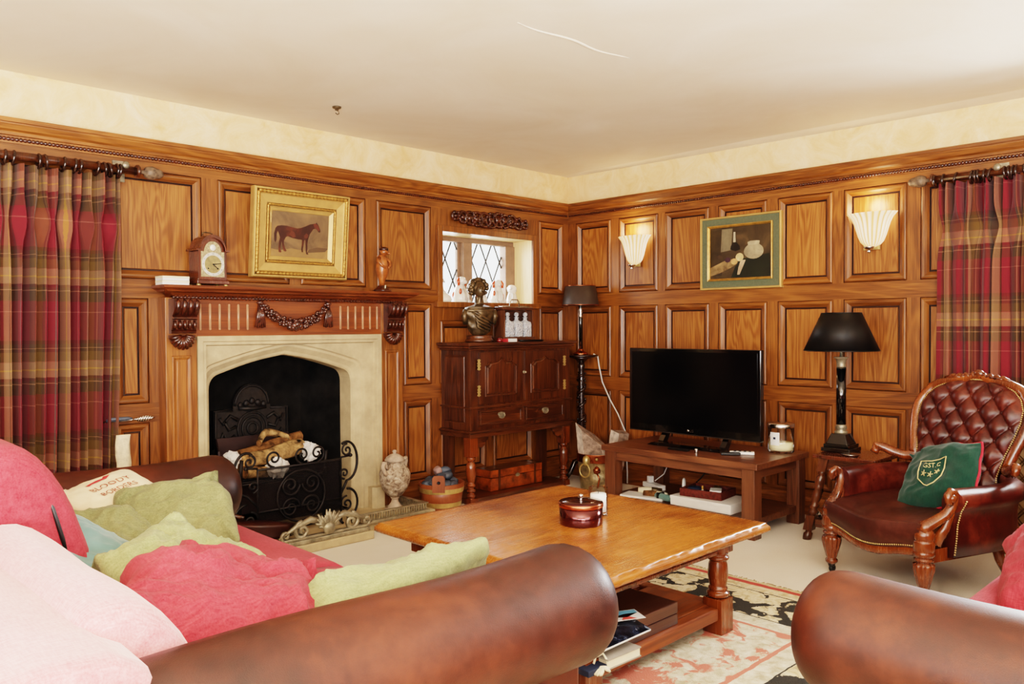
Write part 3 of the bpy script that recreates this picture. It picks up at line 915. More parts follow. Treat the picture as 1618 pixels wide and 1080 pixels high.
def logshape(mb, a, b, r0, r1, seg=12, bump=.2, n=10, mat=0, capmat=None, seed=0, bend=0):
    a, b = Vector(a), Vector(b); ax = (b - a).normalized()
    s1 = ax.orthogonal().normalized(); s2 = ax.cross(s1); L = []
    for i in range(n + 1):
        s = i / n; c = a.lerp(b, s) + s1 * (bend * sin(PI * s)); r = r0 + (r1 - r0) * s
        L.append([c + (s1 * cos(2 * PI * j / seg) + s2 * sin(2 * PI * j / seg)) * r * (1 + bump * noise.noise(Vector((cos(2 * PI * j / seg) * 1.3 + seed, sin(2 * PI * j / seg) * 1.3, s * 3)))) for j in range(seg)])
    mb.loops(L, mat, True)
    mb.add(L[0], [tuple(range(seg - 1, -1, -1))], capmat if capmat is not None else mat)
    mb.add(L[-1], [tuple(range(seg))], capmat if capmat is not None else mat)


def log(label, a, b, r0, r1, m, seed, group=None, bump=.25, bend=0):
    q = MB(); logshape(q, a, b, r0, r1, 14, bump, 12, 0, 1, seed, bend)
    c = (Vector(a) + Vector(b)) / 2
    t = thing('firewood_log', label, 'log', c, 0, group)
    o = q.build('bark', [M[m], M['bark']], t, True)
    return t


log('long pale birch log lying across the fire basket', (2.14, 4.52, .445), (2.62, 4.62, .49), .045, .05, 'birch', 1)
log('thin dark split log lying behind the long birch log', (2.22, 4.66, .47), (2.66, 4.70, .55), .036, .03, 'bark', 2)
log('short birch log end lying low at the front of the basket', (2.16, 4.47, .40), (2.32, 4.52, .375), .035, .035, 'birch', 5)
log('crooked pale branch arching on top of the fire logs', (2.33, 4.62, .54), (2.55, 4.68, .55), .022, .026, 'birch', 3, None, .3, .065)
for i, (x, y, z, r, lb) in enumerate(((2.12, 4.53, .47, .05, 'crumpled white newspaper ball at the fireback end of the basket'), (2.37, 4.46, .40, .06, 'large crumpled newspaper ball under the middle of the birch log'), (2.65, 4.56, .46, .06, 'crumpled newspaper ball at the open end of the birch logs'))):
    t = thing('newspaper_ball', lb, 'newspaper', (x, y, z - .03), 0, 'crumpled firelighting paper')
    q = MB(); q.ball((0, 0, .03), r, 14, 9, fn=lambda p: 1 + .55 * noise.noise(p * 2.6 + Vector((i * 9, 0, 0))))
    q.m; o = q.build('crumpled_sheet', M['paper'], t)
    for pp in o.data.polygons: pp.use_smooth = False


# wrought iron spark screen with scrolls
sc = thing('fire_screen', 'wrought iron spark guard with scrolls standing before the logs', 'fire screen', (2.38, 4.22, .06))
yS = 4.22


def spiral(c, r0, turns, a0, sgn=1, n=40, rmin=.12):
    out = []
    for i in range(n + 1):
        s = i / n; r = r0 * (rmin + (1 - rmin) * s); a = a0 + sgn * turns * 2 * PI * (s - 1)
        out.append((c[0] + r * cos(a), yS, c[1] + r * sin(a)))
    return out


q = MB()
q.tube([(2.118, yS, .07), (2.118, yS, .45), (2.66, yS, .45), (2.66, yS, .07)], .008, 6)
q.tube([(2.118, yS, .21), (2.66, yS, .21)], .006, 6); q.tube([(2.118, yS, .09), (2.66, yS, .09)], .006, 6)
q.build('frame', M['iron'], sc, True)
q = MB().box((2.12, yS + .008, .08), (2.66, yS + .010, .448)); q.build('mesh_panel', M['mesh'], sc, True)
q = MB()
for cxx, sg in ((2.32, 1), (2.46, -1)):
    for czz, s2 in ((.335, 1), (.205, -1)):
        q.tube(spiral((cxx, czz), .062, 1.7, PI / 2 * (1 - sg), sg * s2), .0065, 6)
q.tube([(2.39 + .155 * cos(a * PI / 14), yS - .004, .27 + .15 * sin(a * PI / 14)) for a in range(28)], .0065, 6, True)
q.build('centre_scrolls', M['iron'], sc, True)
q = MB()
for cxx in (2.22, 2.40, 2.50): q.tube(spiral((cxx, .505), .05, 1.5, -PI / 2, 1 if cxx < 2.45 else -1), .0065, 6)
q.build('top_scrolls', M['iron'], sc, True)
for s, xx in ((-1, 2.118), (1, 2.66)):
    q = MB()
    cc = 2.06 if s < 0 else 2.715
    q.tube([(xx, yS, .24)] + [(cc + s * .075 * cos(a), yS + .02, .43 + .12 * sin(a)) for a in [(-PI / 2 + PI * 1.15 * i / 16) for i in range(17)]], .008, 6)
    q.tube(spiral((cc - s * .01, .50), .04, 1.4, PI / 2, -s), .0065, 6); q.tube(spiral((cc - s * .03, .36), .035, 1.4, -PI / 2, s), .0065, 6)
    q.tube([(cc + s * .075 * cos(a), yS + .02, .17 + .09 * sin(a)) for a in [(-PI / 2 + PI * i / 14) for i in range(15)]], .008, 6)
    q.tube(spiral((cc - s * .015, .17), .05, 1.5, PI / 2, -s), .0065, 6)
    q.build('wing', M['iron'], sc, True)
    q = MB(); q.tube([(xx, yS, .46), (xx + s * .06, yS, .465)], .006, 6); q.ball((xx + s * .07, yS, .466), .012, 10, 6); q.build('latch', M['iron'], sc, True)
for x in (2.14, 2.64):
    q = MB(); q.tube([(x, yS - .05, .070), (x, yS, .09), (x, yS + .06, .070)], .008, 6); q.build('foot', M['iron'], sc, True)

# fender
fd = thing('hearth_fender', 'tarnished brass hearth fender with cast leaf scrolls in front of the fire', 'fender', (2.5, 4.0, .05))
q = MB()
q.box((2.02, 3.965, .051), (2.70, 4.02, .075)); q.box((2.03, 3.975, .075), (2.69, 4.01, .09))
q.box((2.68, 4.055, .061), (3.22, 4.10, .078)); q.box((2.69, 4.03, .051), (2.72, 4.10, .085)); q.box((3.17, 4.06, .061), (3.22, 4.40, .075))
q.box((2.68, 4.07, .115), (3.22, 4.10, .123)); q.box((3.19, 4.09, .115), (3.22, 4.40, .123))
q.build('rail', M['brassdull'], fd, True, bev=.003)
q = MB()
for i in range(27): q.box((2.70 + i * .0192, 4.078, .078), (2.709 + i * .0192, 4.084, .116))
q.build('pierced_gallery', M['brassdull'], fd, True); q = MB()
for i in range(16): q.box((3.20, 4.11 + i * .0192, .075), (3.206, 4.119 + i * .0192, .116))
q.build('end_gallery', M['brassdull'], fd, True)
q = MB(); rr = random.Random(9)
def S2(c, r0, turns, a0, sgn, w=.010): q.tube([(x, 3.985 + .0 * z, z) for x, _, z in spiral(c, r0, turns, a0, sgn, 30)], w, 8)
for s in (-1, 1):
    S2((2.42 + s * .16, .125), .052, 1.4, PI / 2, s, .012); S2((2.42 + s * .26, .11), .03, 1.2, -PI / 2, -s, .010)
    q.tube([(2.42 + s * .05, 3.985, .16), (2.42 + s * .11, 3.98, .18), (2.42 + s * .2, 3.985, .15), (2.42 + s * .30, 3.985, .10)], [.016, .020, .014, .006], 8)
for i in range(26):
    a = PI * i / 25
    rr_ = rr.uniform(.05, .10)
    q.tube([(2.42 + .02 * cos(a), 3.975, .13), (2.42 + rr_ * cos(a), 3.965, .13 + rr_ * sin(a) * 1.1)], [.016, .005], 6)
q.ball((2.42, 3.965, .115), (.04, .02, .035), 12, 8)
q.build('leaf_scrolls', M['brassdull'], fd, True)

# bellows lying on the hearth
be = thing('fireside_bellows', 'brown leather and wood bellows on the hearth beside the sofa arm', 'bellows', (2.13, 4.13, .09))
q = MB()
pl = [(1.92, 4.20), (1.96, 4.26), (2.06, 4.27), (2.16, 4.20), (2.22, 4.12), (2.25, 4.06), (2.20, 4.05), (2.10, 4.06), (1.98, 4.10)]
L = []
for z, k in ((.085, .93), (.09, 1), (.10, .97), (.125, .99), (.145, 1.02), (.155, 1.02), (.16, .95)):
    L.append([(2.1 + (x - 2.1) * k, 4.15 + (y - 4.15) * k, z + .035 * max(0, (2.2 - x) / .3) * (1 if z > .12 else .2)) for x, y in pl])
q.loops(L, 0, True, True, True, True); q.build('leather_body', M['leather'], be, True)
q = MB(); q.tube([(2.235, 4.06, .11), (2.31, 4.03, .085)], [.016, .008], 10); q.build('nozzle', M['brassdull'], be, True)
q = MB(); q.tube([(2.02, 4.19, .20), (1.95, 4.26, .225), (1.93, 4.28, .22)], [.012, .016, .013], 10); q.build('handle', M['dark_z'], be, True)

# lidded urn beside the opening
ur = thing('lidded_urn', 'pale stucco lidded urn with two scroll handles on the hearth end', 'urn', (3.098, 4.27, .0605), .35)
q = MB(); q.box((-.05, -.05, 0), (.05, .05, .018))
q.lathe([(.05, .018), (.046, .026), (.026, .05), (.020, .07), (.028, .078), (.03, .085)], seg=24); q.build('foot', M['urn2'], ur, bev=.003)
q = MB(); q.lathe([(.026, .084), (.05, .10), (.080, .14), (.098, .19), (.102, .235), (.094, .262), (.086, .27), (.07, .285), (.052, .302), (.05, .315), (.054, .32)], seg=36, rf=lambda a, z: 1 + (.05 * noise.noise(Vector((cos(a) * 4, sin(a) * 4, z * 38))) if .1 < z < .25 else 0)); q.build('bowl', M['urn'], ur)
q = MB(); q.lathe([(.064, .318), (.066, .328), (.055, .345), (.03, .362), (.012, .368), (.010, .374), (.016, .380), (.012, .390), (0, .393)], seg=28); q.build('lid', M['urn2'], ur)
for s in (-1, 1):
    q = MB(); q.tube([(s * .088, 0, .235), (s * .118, 0, .265), (s * .135, 0, .30), (s * .128, 0, .322), (s * .106, 0, .318), (s * .098, 0, .298), (s * .080, 0, .276)], [.012, .014, .014, .015, .014, .012, .010], 10); q.build('handle', M['urn2'], ur)

# coal bucket
bk = thing('coopered_bucket', 'coopered wooden bucket with brass hoops holding dark cobbles', 'bucket', (3.47, 4.245, 0))
q = MB()
q.lathe([(.125, 0), (.158, .195), (.146, .195), (.118, .02), (0, .02)], seg=40, rf=lambda a, z: 1 - .012 * (abs(sin(a * 10)) < .12)); q.build('staves', M['bucketwood'], bk)
for z in (.04, .135):
    q = MB(); k = lambda z: .125 + .033 * z / .195 + .0025
    q.lathe([(k(z) - .002, z), (k(z), z), (k(z + .032), z + .032), (k(z + .032) - .002, z + .032)], seg=40, smooth=False); q.build('hoop', M['brass'], bk)
for an in (3.9, .76):
    q = MB(); d = Vector((cos(an), sin(an), 0)); n_ = Vector((-sin(an), cos(an), 0))
    outer = [(-.042, .15), (.042, .15), (.042, .245), (.03, .262), (-.03, .262), (-.042, .245)]
    L = []
    hole = [(.014 * cos(2 * PI * i / 6 - PI * 5 / 6), .215 + .012 * sin(2 * PI * i / 6 - PI * 5 / 6)) for i in range(6)]
    for pts, o in ((hole, .14), (outer, .14), (outer, .156), (hole, .156), (hole, .14)):
        L.append([d * o + n_ * a + Vector((0, 0, z)) for a, z in pts])
    q.loops(L); q.build('lug', M['bucketwood'], bk)
rr = random.Random(2)
pos = [(-.07, -.02, .19), (-.03, -.08, .19), (.03, -.08, .185), (.08, -.03, .19), (.075, .045, .19), (.01, .02, .215), (-.05, .06, .20), (.03, .085, .2), (.045, -.01, .235), (-.03, -.03, .235), (-.1, .03, .19), (.0, .04, .265), (.055, .03, .262)]
for i, (x, y, z) in enumerate(pos):
    pk = i == 11
    t = thing('cobble_stone', 'rounded dark blue-grey stone heaped in the coopered bucket' if not pk else 'pinkish block of stone on top of the bucket heap', 'stone', (3.47 + x, 4.245 + y, z), rr.random() * 6, 'stones in the coopered bucket')
    q = MB(); q.ball((0, 0, 0), (.046, .036, .03) if not pk else (.045, .03, .032), 16, 10, fn=lambda p: 1 + .22 * noise.noise(p * 1.3 + Vector((i * 5, 0, 0)))); q.build('pebble', M['coal'] if not pk else M['pink_stone'], t)
# ================================================================== on the mantel shelf
ZS = 1.486
for i in range(2):
    t = thing('card_box', ('pale striped card box, lower of the two on the mantel', 'pale card box stacked on the other beside the clock')[i], 'box', (1.74, 4.43, ZS + i * .024), .02 * i, 'card boxes on the mantel')
    q = MB(); q.box((-.072, -.05, 0), (.072, .05, .018)); q.build('tray', M['white'], t, bev=.001)
    q = MB(); q.box((-.073, -.051, .012), (.073, .051, .0235)); q.build('lid', M['cream'], t, bev=.0015)

M['chapter'] = plain('chapter', lin(206, 202, 190), .35, .3, .5, 0, .08)
M['dialgold'] = plain('dialgold', lin(200, 180, 128), .4, .3, .5, 0, .15, 60)
ck = thing('bracket_clock', 'mahogany arched bracket clock with brass dial on the mantel', 'clock', (1.945, 4.445, ZS), .06)
w, dpt = .083, .055
def arc_pts(w_, z0_, h_, n=14): return [(w_ * cos(PI * i / n), z0_ + h_ * sin(PI * i / n)) for i in range(n + 1)]
q = MB(); q.box((-w - .012, -dpt - .012, .012), (w + .012, dpt + .01, .032)); q.box((-w - .006, -dpt - .006, .032), (w + .006, dpt + .006, .042))
q.prism([(-w, .042), (w, .042), (w, .20)] + arc_pts(w * .86, .20, .075) + [(-w, .20)], 'xz', -dpt, dpt)
q.build('case', M['redwood'], ck, bev=.003)
q = MB(); L = []
for y in (-dpt - .012, dpt + .006): L.append([(x, y, z) for x, z in [(w + .016, .195), (w + .014, .206)] + arc_pts(w * .92, .205, .082) + [(-w - .014, .206), (-w - .016, .195)]])
L2 = []
for y in (-dpt - .012, dpt + .006): L2.append([(x, y, z) for x, z in [(w + .016, .195), (w, .195)] + arc_pts(w * .84, .198, .072) + [(-w, .195), (-w - .016, .195)]])
q.loops(L, 0, True, False); q.loops([L[0], L2[0]], 0, False, False); q.loops([L[1], L2[1]], 0, False, False)
q.build('arched_top', M['redwood'], ck)
q = MB(); yf = -dpt - .002
q.prism([(-.068, .052), (.068, .052), (.068, .192)] + arc_pts(.050, .192, .058) + [(-.068, .192)], 'xz', yf - .002, yf + .004)
dial = q.build('dial_plate', M['dialplate'] if 'dialplate' in M else M.setdefault('dialplate', plain('dialplate', lin(176, 160, 124), .35, .4, .5, 0, .4, 120)), ck)
q = MB(); q.lathe([(.066, 0), (.066, .002), (.050, .002), (.050, 0)], c=(0, yf - .003, .122), mtx=Matrix.Rotation(PI / 2, 4, 'X'), seg=36, smooth=False); q.build('chapter_ring', M['chapter'], dial)
q = MB(); q.lathe([(.050, .001), (0, .001)], c=(0, yf - .003, .122), mtx=Matrix.Rotation(PI / 2, 4, 'X'), seg=36, smooth=False); q.build('dial_centre', M['dialgold'], dial)
q = MB(); q.lathe([(.018, 0), (.016, .003), (0, .004)], c=(0, yf - .003, .215), mtx=Matrix.Rotation(PI / 2, 4, 'X'), seg=24); q.build('moon_disc', M['ceramic'], dial)
q = MB()
for i, nm in enumerate(('XII', 'I', 'II', 'III', 'IIII', 'V', 'VI', 'VII', 'VIII', 'IX', 'X', 'XI')):
    a = PI / 2 - i * PI / 6
    text_mesh(nm, .011, lambda x, y: (.058 * cos(a) + x * sin(a) + y * cos(a), yf - .0056, .122 + .058 * sin(a) - x * cos(a) + y * sin(a)), q)
q.build('numerals', M['black'], dial, recalc=False)
for an, ln, nm in ((-.72, .036, 'hour_hand'), (.12, .05, 'minute_hand')):
    q = MB(); q.tube([(0, yf - .007, .122), (ln * cos(an), yf - .007, .122 + ln * sin(an))], [.003, .0014], 6); q.ball((0, yf - .007, .122), .004, 8, 6); q.build(nm, M['black'], dial)
for x in (-.028, .028):
    q = MB(); q.lathe([(.0045, 0), (.0045, .002), (0, .002)], c=(x, yf - .003, .098), mtx=Matrix.Rotation(PI / 2, 4, 'X'), seg=12); q.build('winding_hole', M['black'], dial)
q = MB(); q.tube([(-.028, 0, .286), (-.03, 0, .300), (-.012, 0, .304), (.012, 0, .304), (.03, 0, .300), (.028, 0, .286)], .004, 8); q.build('carrying_handle', M['bronze'], ck)
for x in (-.08, .08):
    for y in (-.05, .05):
        q = MB(); q.lathe([(.008, 0), (.013, .006), (.008, .013)], c=(x, y, 0), seg=12); q.build('foot', M['brass'], ck)

fg = thing('carved_figurine', 'carved boxwood bird figurine in a cap on a dark mantel stand', 'figurine', (3.13, 4.44, ZS), .2)
M['boxwood'] = plain('boxwood', lin(158, 88, 44), .35, 0, .5, .3, .35, 30, .1)
q = MB(); q.lathe([(.055, 0), (.058, .012), (.045, .022), (.03, .03), (.03, .04), (.024, .044)], seg=24, rf=lambda a, z: 1 + .1 * sin(5 * a)); q.build('stand', M['carved'], fg)
q = MB()
q.lathe([(.014, .042), (.02, .075), (.034, .11), (.041, .15), (.040, .19), (.032, .225), (.022, .245), (.0, .25)], seg=20, rf=lambda a, z: 1 + .14 * noise.noise(Vector((cos(a) * 2, sin(a) * 2, z * 30)))); q.build('body', M['boxwood'], fg)
q = MB(); q.ball((.012, -.008, .268), (.027, .026, .026), 14, 9); q.tube([(.02, -.03, .262), (.028, -.052, .252)], [.012, .004], 8); q.build('head', M['boxwood'], fg)
q = MB(); q.ball((.014, -.006, .285), (.031, .03, .018), 14, 8); q.build('cap', M['carved'], fg)
for s in (-1, 1):
    q = MB(); q.tube([(s * .03, -.005, .225), (s * .056, -.018, .205), (s * .042, -.036, .175), (s * .012, -.046, .16)], [.013, .012, .010, .007], 8); q.build('arm', M['boxwood'], fg)
q = MB(); q.tube([(-.004, -.03, .0), (-.004, -.034, .045)], .0045, 8); q.build('peg', M['cream'], fg)

# ================================================================== pictures
def frame_loops(P, u0, u1, z0, z1, prof, mb, mat=0):
    L = [[P(u0 + i, z0 + i, d), P(u1 - i, z0 + i, d), P(u1 - i, z1 - i, d), P(u0 + i, z1 - i, d)] for i, d in prof]
    mb.loops(L, mat)


def lerp_pt(P, u0, u1, z0, z1, d): return lambda x, y, k=0: P(u0 + (u1 - u0) * x, z0 + (z1 - z0) * y, d + k)


pt = thing('horse_painting', 'oil painting of a dark bay horse in a wide gilt frame', 'painting', (2.56, 4.49, 1.55))
tilt = .05
def Ph(u, z, d): return (u, YA - d - tilt * (z - 1.553) / .55, z)
u0, u1, z0, z1 = 2.228, 2.884, 1.556, 2.092
q = MB(); frame_loops(Ph, u0, u1, z0, z1, [(0, .0), (0, .045), (.006, .055), (.014, .055), (.016, .048)], q)
q.loops([[Ph(u0, z0, 0.002), Ph(u1, z0, .002), Ph(u1, z1, .002), Ph(u0, z1, .002)]], cap0=True)
frame_loops(Ph, u0, u1, z0, z1, [(.036, .05), (.042, .042), (.085, .032), (.088, .032)], q)
frame_loops(Ph, u0, u1, z0, z1, [(.108, .034), (.115, .028), (.128, .022), (.132, .018)], q)
fr = q.build('frame', M['goldpale'], pt, True, bev=.001)
for ins, r, dd, pit in ((.026, .011, .050, .024), (.098, .0075, .034, .02)):
    q = MB()
    a, b, c, d = u0 + ins, u1 - ins, z0 + ins, z1 - ins
    for P0, P1 in (((a, c), (b, c)), ((b, c), (b, d)), ((b, d), (a, d)), ((a, d), (a, c))):
        n = int(math.hypot(P1[0] - P0[0], P1[1] - P0[1]) / pit) * 3; pts = []; rr_ = []
        for i in range(n + 1):
            s = i / n; pts.append(Ph(P0[0] + (P1[0] - P0[0]) * s, P0[1] + (P1[1] - P0[1]) * s, dd)); rr_.append(r * (.6, 1.08, 1.08)[i % 3])
        q.tube(pts, rr_, 7)
    q.build('carved_moulding', M['gold'], fr, True)
u0 += .13; u1 -= .13; z0 += .13; z1 -= .13
q = MB(); q.add([Ph(u0, z0, .016), Ph(u1, z0, .016), Ph(u1, z1, .016), Ph(u0, z1, .016)], [(0, 1, 2, 3)])
cv = q.build('canvas', M['pic_brown'], pt, True)
W_, H_ = u1 - u0, z1 - z0
def hp(x, y, k): return Ph(u0 + W_ * x, z0 + H_ * y, .0165 + k)
def flat(poly, k, m, nm, sub=1):
    q = MB(); q.add([hp(x, y, k) for x, y in poly], [tuple(range(len(poly)))]); return q.build(nm, m, cv, True, recalc=False)
flat([(0, 0), (1, 0), (1, .22), (.85, .24), (.6, .16), (.35, .20), (.15, .14), (0, .17)], .0004, paint('pic_ground', [(.3, lin(120, 92, 58)), (.7, lin(150, 118, 74))], 8), 'painted_ground')
flat([(.62, .12), (.95, .17), (1, .25), (.8, .26), (.66, .2)], .0006, paint('pic_shadow', [(.3, lin(78, 58, 42)), (.7, lin(96, 72, 50))], 8), 'painted_shadow')
horse = [(.055, .36), (.05, .5), (.07, .62), (.10, .67), (.17, .69), (.26, .69), (.36, .665), (.44, .65), (.50, .665), (.58, .71), (.66, .765), (.74, .79), (.765, .80), (.775, .825), (.79, .795), (.81, .76), (.84, .68), (.85, .63), (.84, .60), (.81, .61), (.79, .66), (.755, .68), (.72, .665), (.69, .60), (.66, .54), (.645, .47),
         (.635, .42), (.625, .32), (.63, .22), (.625, .14), (.65, .10), (.645, .085), (.61, .09), (.60, .16), (.595, .28), (.585, .40), (.572, .41), (.56, .30), (.55, .20), (.555, .13), (.53, .13), (.52, .2), (.53, .32), (.53, .405), (.45, .41), (.36, .43), (.28, .46), (.25, .44), (.22, .36), (.22, .28), (.245, .19), (.27, .14), (.255, .12), (.22, .13), (.20, .21), (.185, .31), (.18, .34), (.165, .24), (.165, .16), (.185, .105), (.165, .09), (.135, .105), (.13, .2), (.135, .32), (.15, .42), (.13, .5), (.11, .56), (.095, .50), (.095, .36), (.075, .30)]
flat(horse, .0010, M['horse'], 'painted_horse')
flat([(.72, .77), (.755, .80), (.80, .76), (.835, .66), (.82, .62), (.79, .67), (.74, .69)], .0014, paint('pic_head', [(.3, lin(78, 34, 26)), (.7, lin(112, 52, 36))], 8), 'painted_head')
flat([(.30, .50), (.34, .60), (.39, .56), (.42, .46), (.37, .44)], .0014, paint('pic_flank', [(.3, lin(78, 36, 24)), (.7, lin(100, 50, 32))], 12), 'painted_flank')
flat([(.56, .50), (.60, .56), (.64, .52), (.62, .45), (.57, .44)], .0014, paint('pic_shoulder', [(.3, lin(76, 35, 25)), (.7, lin(94, 46, 33))], 12), 'painted_shoulder')

st = thing('still_life_painting', 'still life oil painting with bottle and pot in green and gilt frame', 'painting', (5.07, 2.91, 1.50))
Bf = lambda u, z, d: (XB - d, u, z)
u0, u1, z0, z1 = 3.222, 2.594, 1.508, 2.026      # u0 is the edge nearest the corner
def fl(ins, d): return [Bf(u0 - ins, z0 + ins, d), Bf(u1 + ins, z0 + ins, d), Bf(u1 + ins, z1 - ins, d), Bf(u0 - ins, z1 - ins, d)]
q = MB(); q.loops([fl(i, d) for i, d in ((0, 0), (0, .03), (.004, .034), (.012, .033), (.015, .026))])
fr = q.build('frame', M['goldpale'], st, True)
q = MB(); q.loops([fl(i, d) for i, d in ((.014, .026), (.064, .024))]); q.build('linen_mount', M['linen_green'], st, True)
q = MB(); q.loops([fl(i, d) for i, d in ((.062, .024), (.062, .036), (.068, .038), (.078, .028), (.080, .020))]); q.build('slip_moulding', M['gold'], st, True)
q = MB(); q.add(fl(.078, .021), [(0, 1, 2, 3)]); cv = q.build('canvas', M['pic_dark'], st, True)
a0, b0, a1, b1 = u0 - .08, z0 + .08, u1 + .08, z1 - .08
def hp(x, y, k): return Bf(a0 + (a1 - a0) * x, b0 + (b1 - b0) * y, .0215 + k)
pc = lambda n_, a, b, s=10: paint(n_, [(.3, lin(*a)), (.7, lin(*b))], s)
def ell(cx, cy, rx, ry, n=20, r0=0): return [(cx + rx * cos(2 * PI * i / n + r0) * (1 + .0 * i), cy + ry * sin(2 * PI * i / n + r0)) for i in range(n)]
flat([(0, .05), (.2, .05), (.22, .97), (0, .97)], .0003, pc('sl_win', (40, 32, 20), (66, 52, 30)), 'painted_window')
flat([(.18, .52), (.36, .55), (.38, .97), (.2, .97)], .0005, pc('sl_wall', (96, 86, 66), (128, 116, 90)), 'painted_wall')
flat([(.0, .22), (.28, .36), (.45, .38), (.5, .3), (.35, .2), (.15, .1), (0, .05)], .0006, pc('sl_straw', (74, 56, 34), (150, 122, 82), 16), 'painted_straw')
flat([(.5, .36), (.98, .44), (1, .0), (.35, .0), (.42, .2)], .0007, pc('sl_cloth', (14, 20, 16), (26, 34, 24)), 'painted_cloth')
flat([(.345, .56), (.35, .62), (.385, .70), (.39, .86), (.398, .91), (.43, .91), (.438, .86), (.44, .70), (.5, .62), (.51, .55), (.43, .52)], .0009, pc('sl_bottle', (12, 12, 10), (28, 24, 18)), 'painted_bottle')
flat([(.392, .70), (.398, .9), (.43, .9), (.435, .7)], .0012, pc('sl_foil', (150, 140, 116), (190, 178, 150)), 'painted_foil')
flat(ell(.73, .50, .16, .15), .001, pc('sl_pot', (110, 98, 76), (182, 166, 132)), 'painted_pot'); flat([(.64, .62), (.82, .63), (.83, .69), (.78, .70), (.68, .70), (.63, .68)], .0013, pc('sl_neck', (120, 108, 84), (196, 180, 146)), 'painted_pot_neck')
flat(ell(.50, .40, .065, .08), .0014, pc('sl_melon', (176, 150, 100), (222, 202, 150)), 'painted_melon'); flat(ell(.41, .32, .055, .06), .0016, pc('sl_bird', (160, 120, 76), (206, 168, 112)), 'painted_bird')
flat([(.52, .34), (.60, .34), (.56, .22), (.50, .06), (.46, .06), (.48, .2)], .0018, pc('sl_napkin', (140, 116, 90), (196, 172, 140)), 'painted_napkin')
flat(ell(.16, .42, .05, .045), .0014, pc('sl_nut', (44, 32, 24), (70, 52, 36)), 'painted_nuts'); flat(ell(.3, .36, .05, .05), .0015, pc('sl_grape', (46, 26, 40), (72, 44, 60)), 'painted_grapes')

# carved swag over the small window
sw = thing('carved_swag', 'dark carved wooden swag of fruit and leaves above the leaded window', 'carving', (4.19, YA - .01, 2.07))
q = MB(); rr = random.Random(12)
for i in range(11):
    s = i / 10; x = 3.835 + .72 * s; r = .03 + .026 * sin(PI * s) ** .7
    z = 2.068 + rr.uniform(-.008, .008)
    q.tube([(x + r * cos(2 * PI * k / 16), YA - .022, z + r * .95 * sin(2 * PI * k / 16)) for k in range(16)], .012, 8, True)
    q.ball((x, YA - .02, z), (r * .55, .02, r * .5), 12, 8)
    for k in range(5):
        a = rr.random() * 6.3; q.ball((x + r * cos(a), YA - .034, z + r * sin(a)), (.012, .01, .012), 8, 6)
q.build('fruit_and_leaves', M['carved'], sw, True)

# ------------------------------------------------------------------ wall lights
def sconce(label, y, zt, zb, hw):
    t = thing('wall_light', label, 'wall light', (XB, y, zb), 0, None)
    q = MB(); n = 60; L = []
    H = zt - zb
    prof = [(.10, .0), (.30, .06), (.46, .18), (.56, .34), (.64, .52), (.72, .70), (.83, .86), (.96, .96), (1.0, 1.0)]
    for r, h in prof:
        l = []
        for j in range(n + 1):
            a = PI / 2 + PI * j / n
            rr_ = hw * r * (1 + .05 * cos(j * PI * 2 / 5))
            l.append((XB - .006 + rr_ * cos(a) * .62, y + rr_ * sin(a), zb + .02 + (H - .02) * h))
        L.append(l)
    q.loops(L, 0, True, False)
    o = q.build('fluted_glass_shade', M['lit'], t, True, recalc=False)
    q = MB(); q.lathe([(0, -.012), (.008, -.01), (.012, -.004), (.007, .002), (.014, .008), (.03, .018), (.034, .026), (0, .028)], c=(XB - .05, y, zb), seg=16); q.build('finial', M['silver'], t, True)
    q = MB(); q.box((XB - .014, y - .05, zb + .01), (XB - .001, y + .05, zb + .17)); q.build('back_plate', M['brass'], t, True)
    l = bpy.data.lights.new('bulb', 'POINT'); l.energy = 3.0; l.color = (1, .72, .40); l.shadow_soft_size = .05
    lo = bpy.data.objects.new('bulb', l); COL.objects.link(lo); lo.location = (XB - .075, y, zt + .05)
    return t
sconce('lit fluted glass wall light nearest the room corner', 3.825, 1.955, 1.705, .147)
sconce('lit fluted glass wall light between the still life and the curtain', 2.005, 1.945, 1.708, .148)
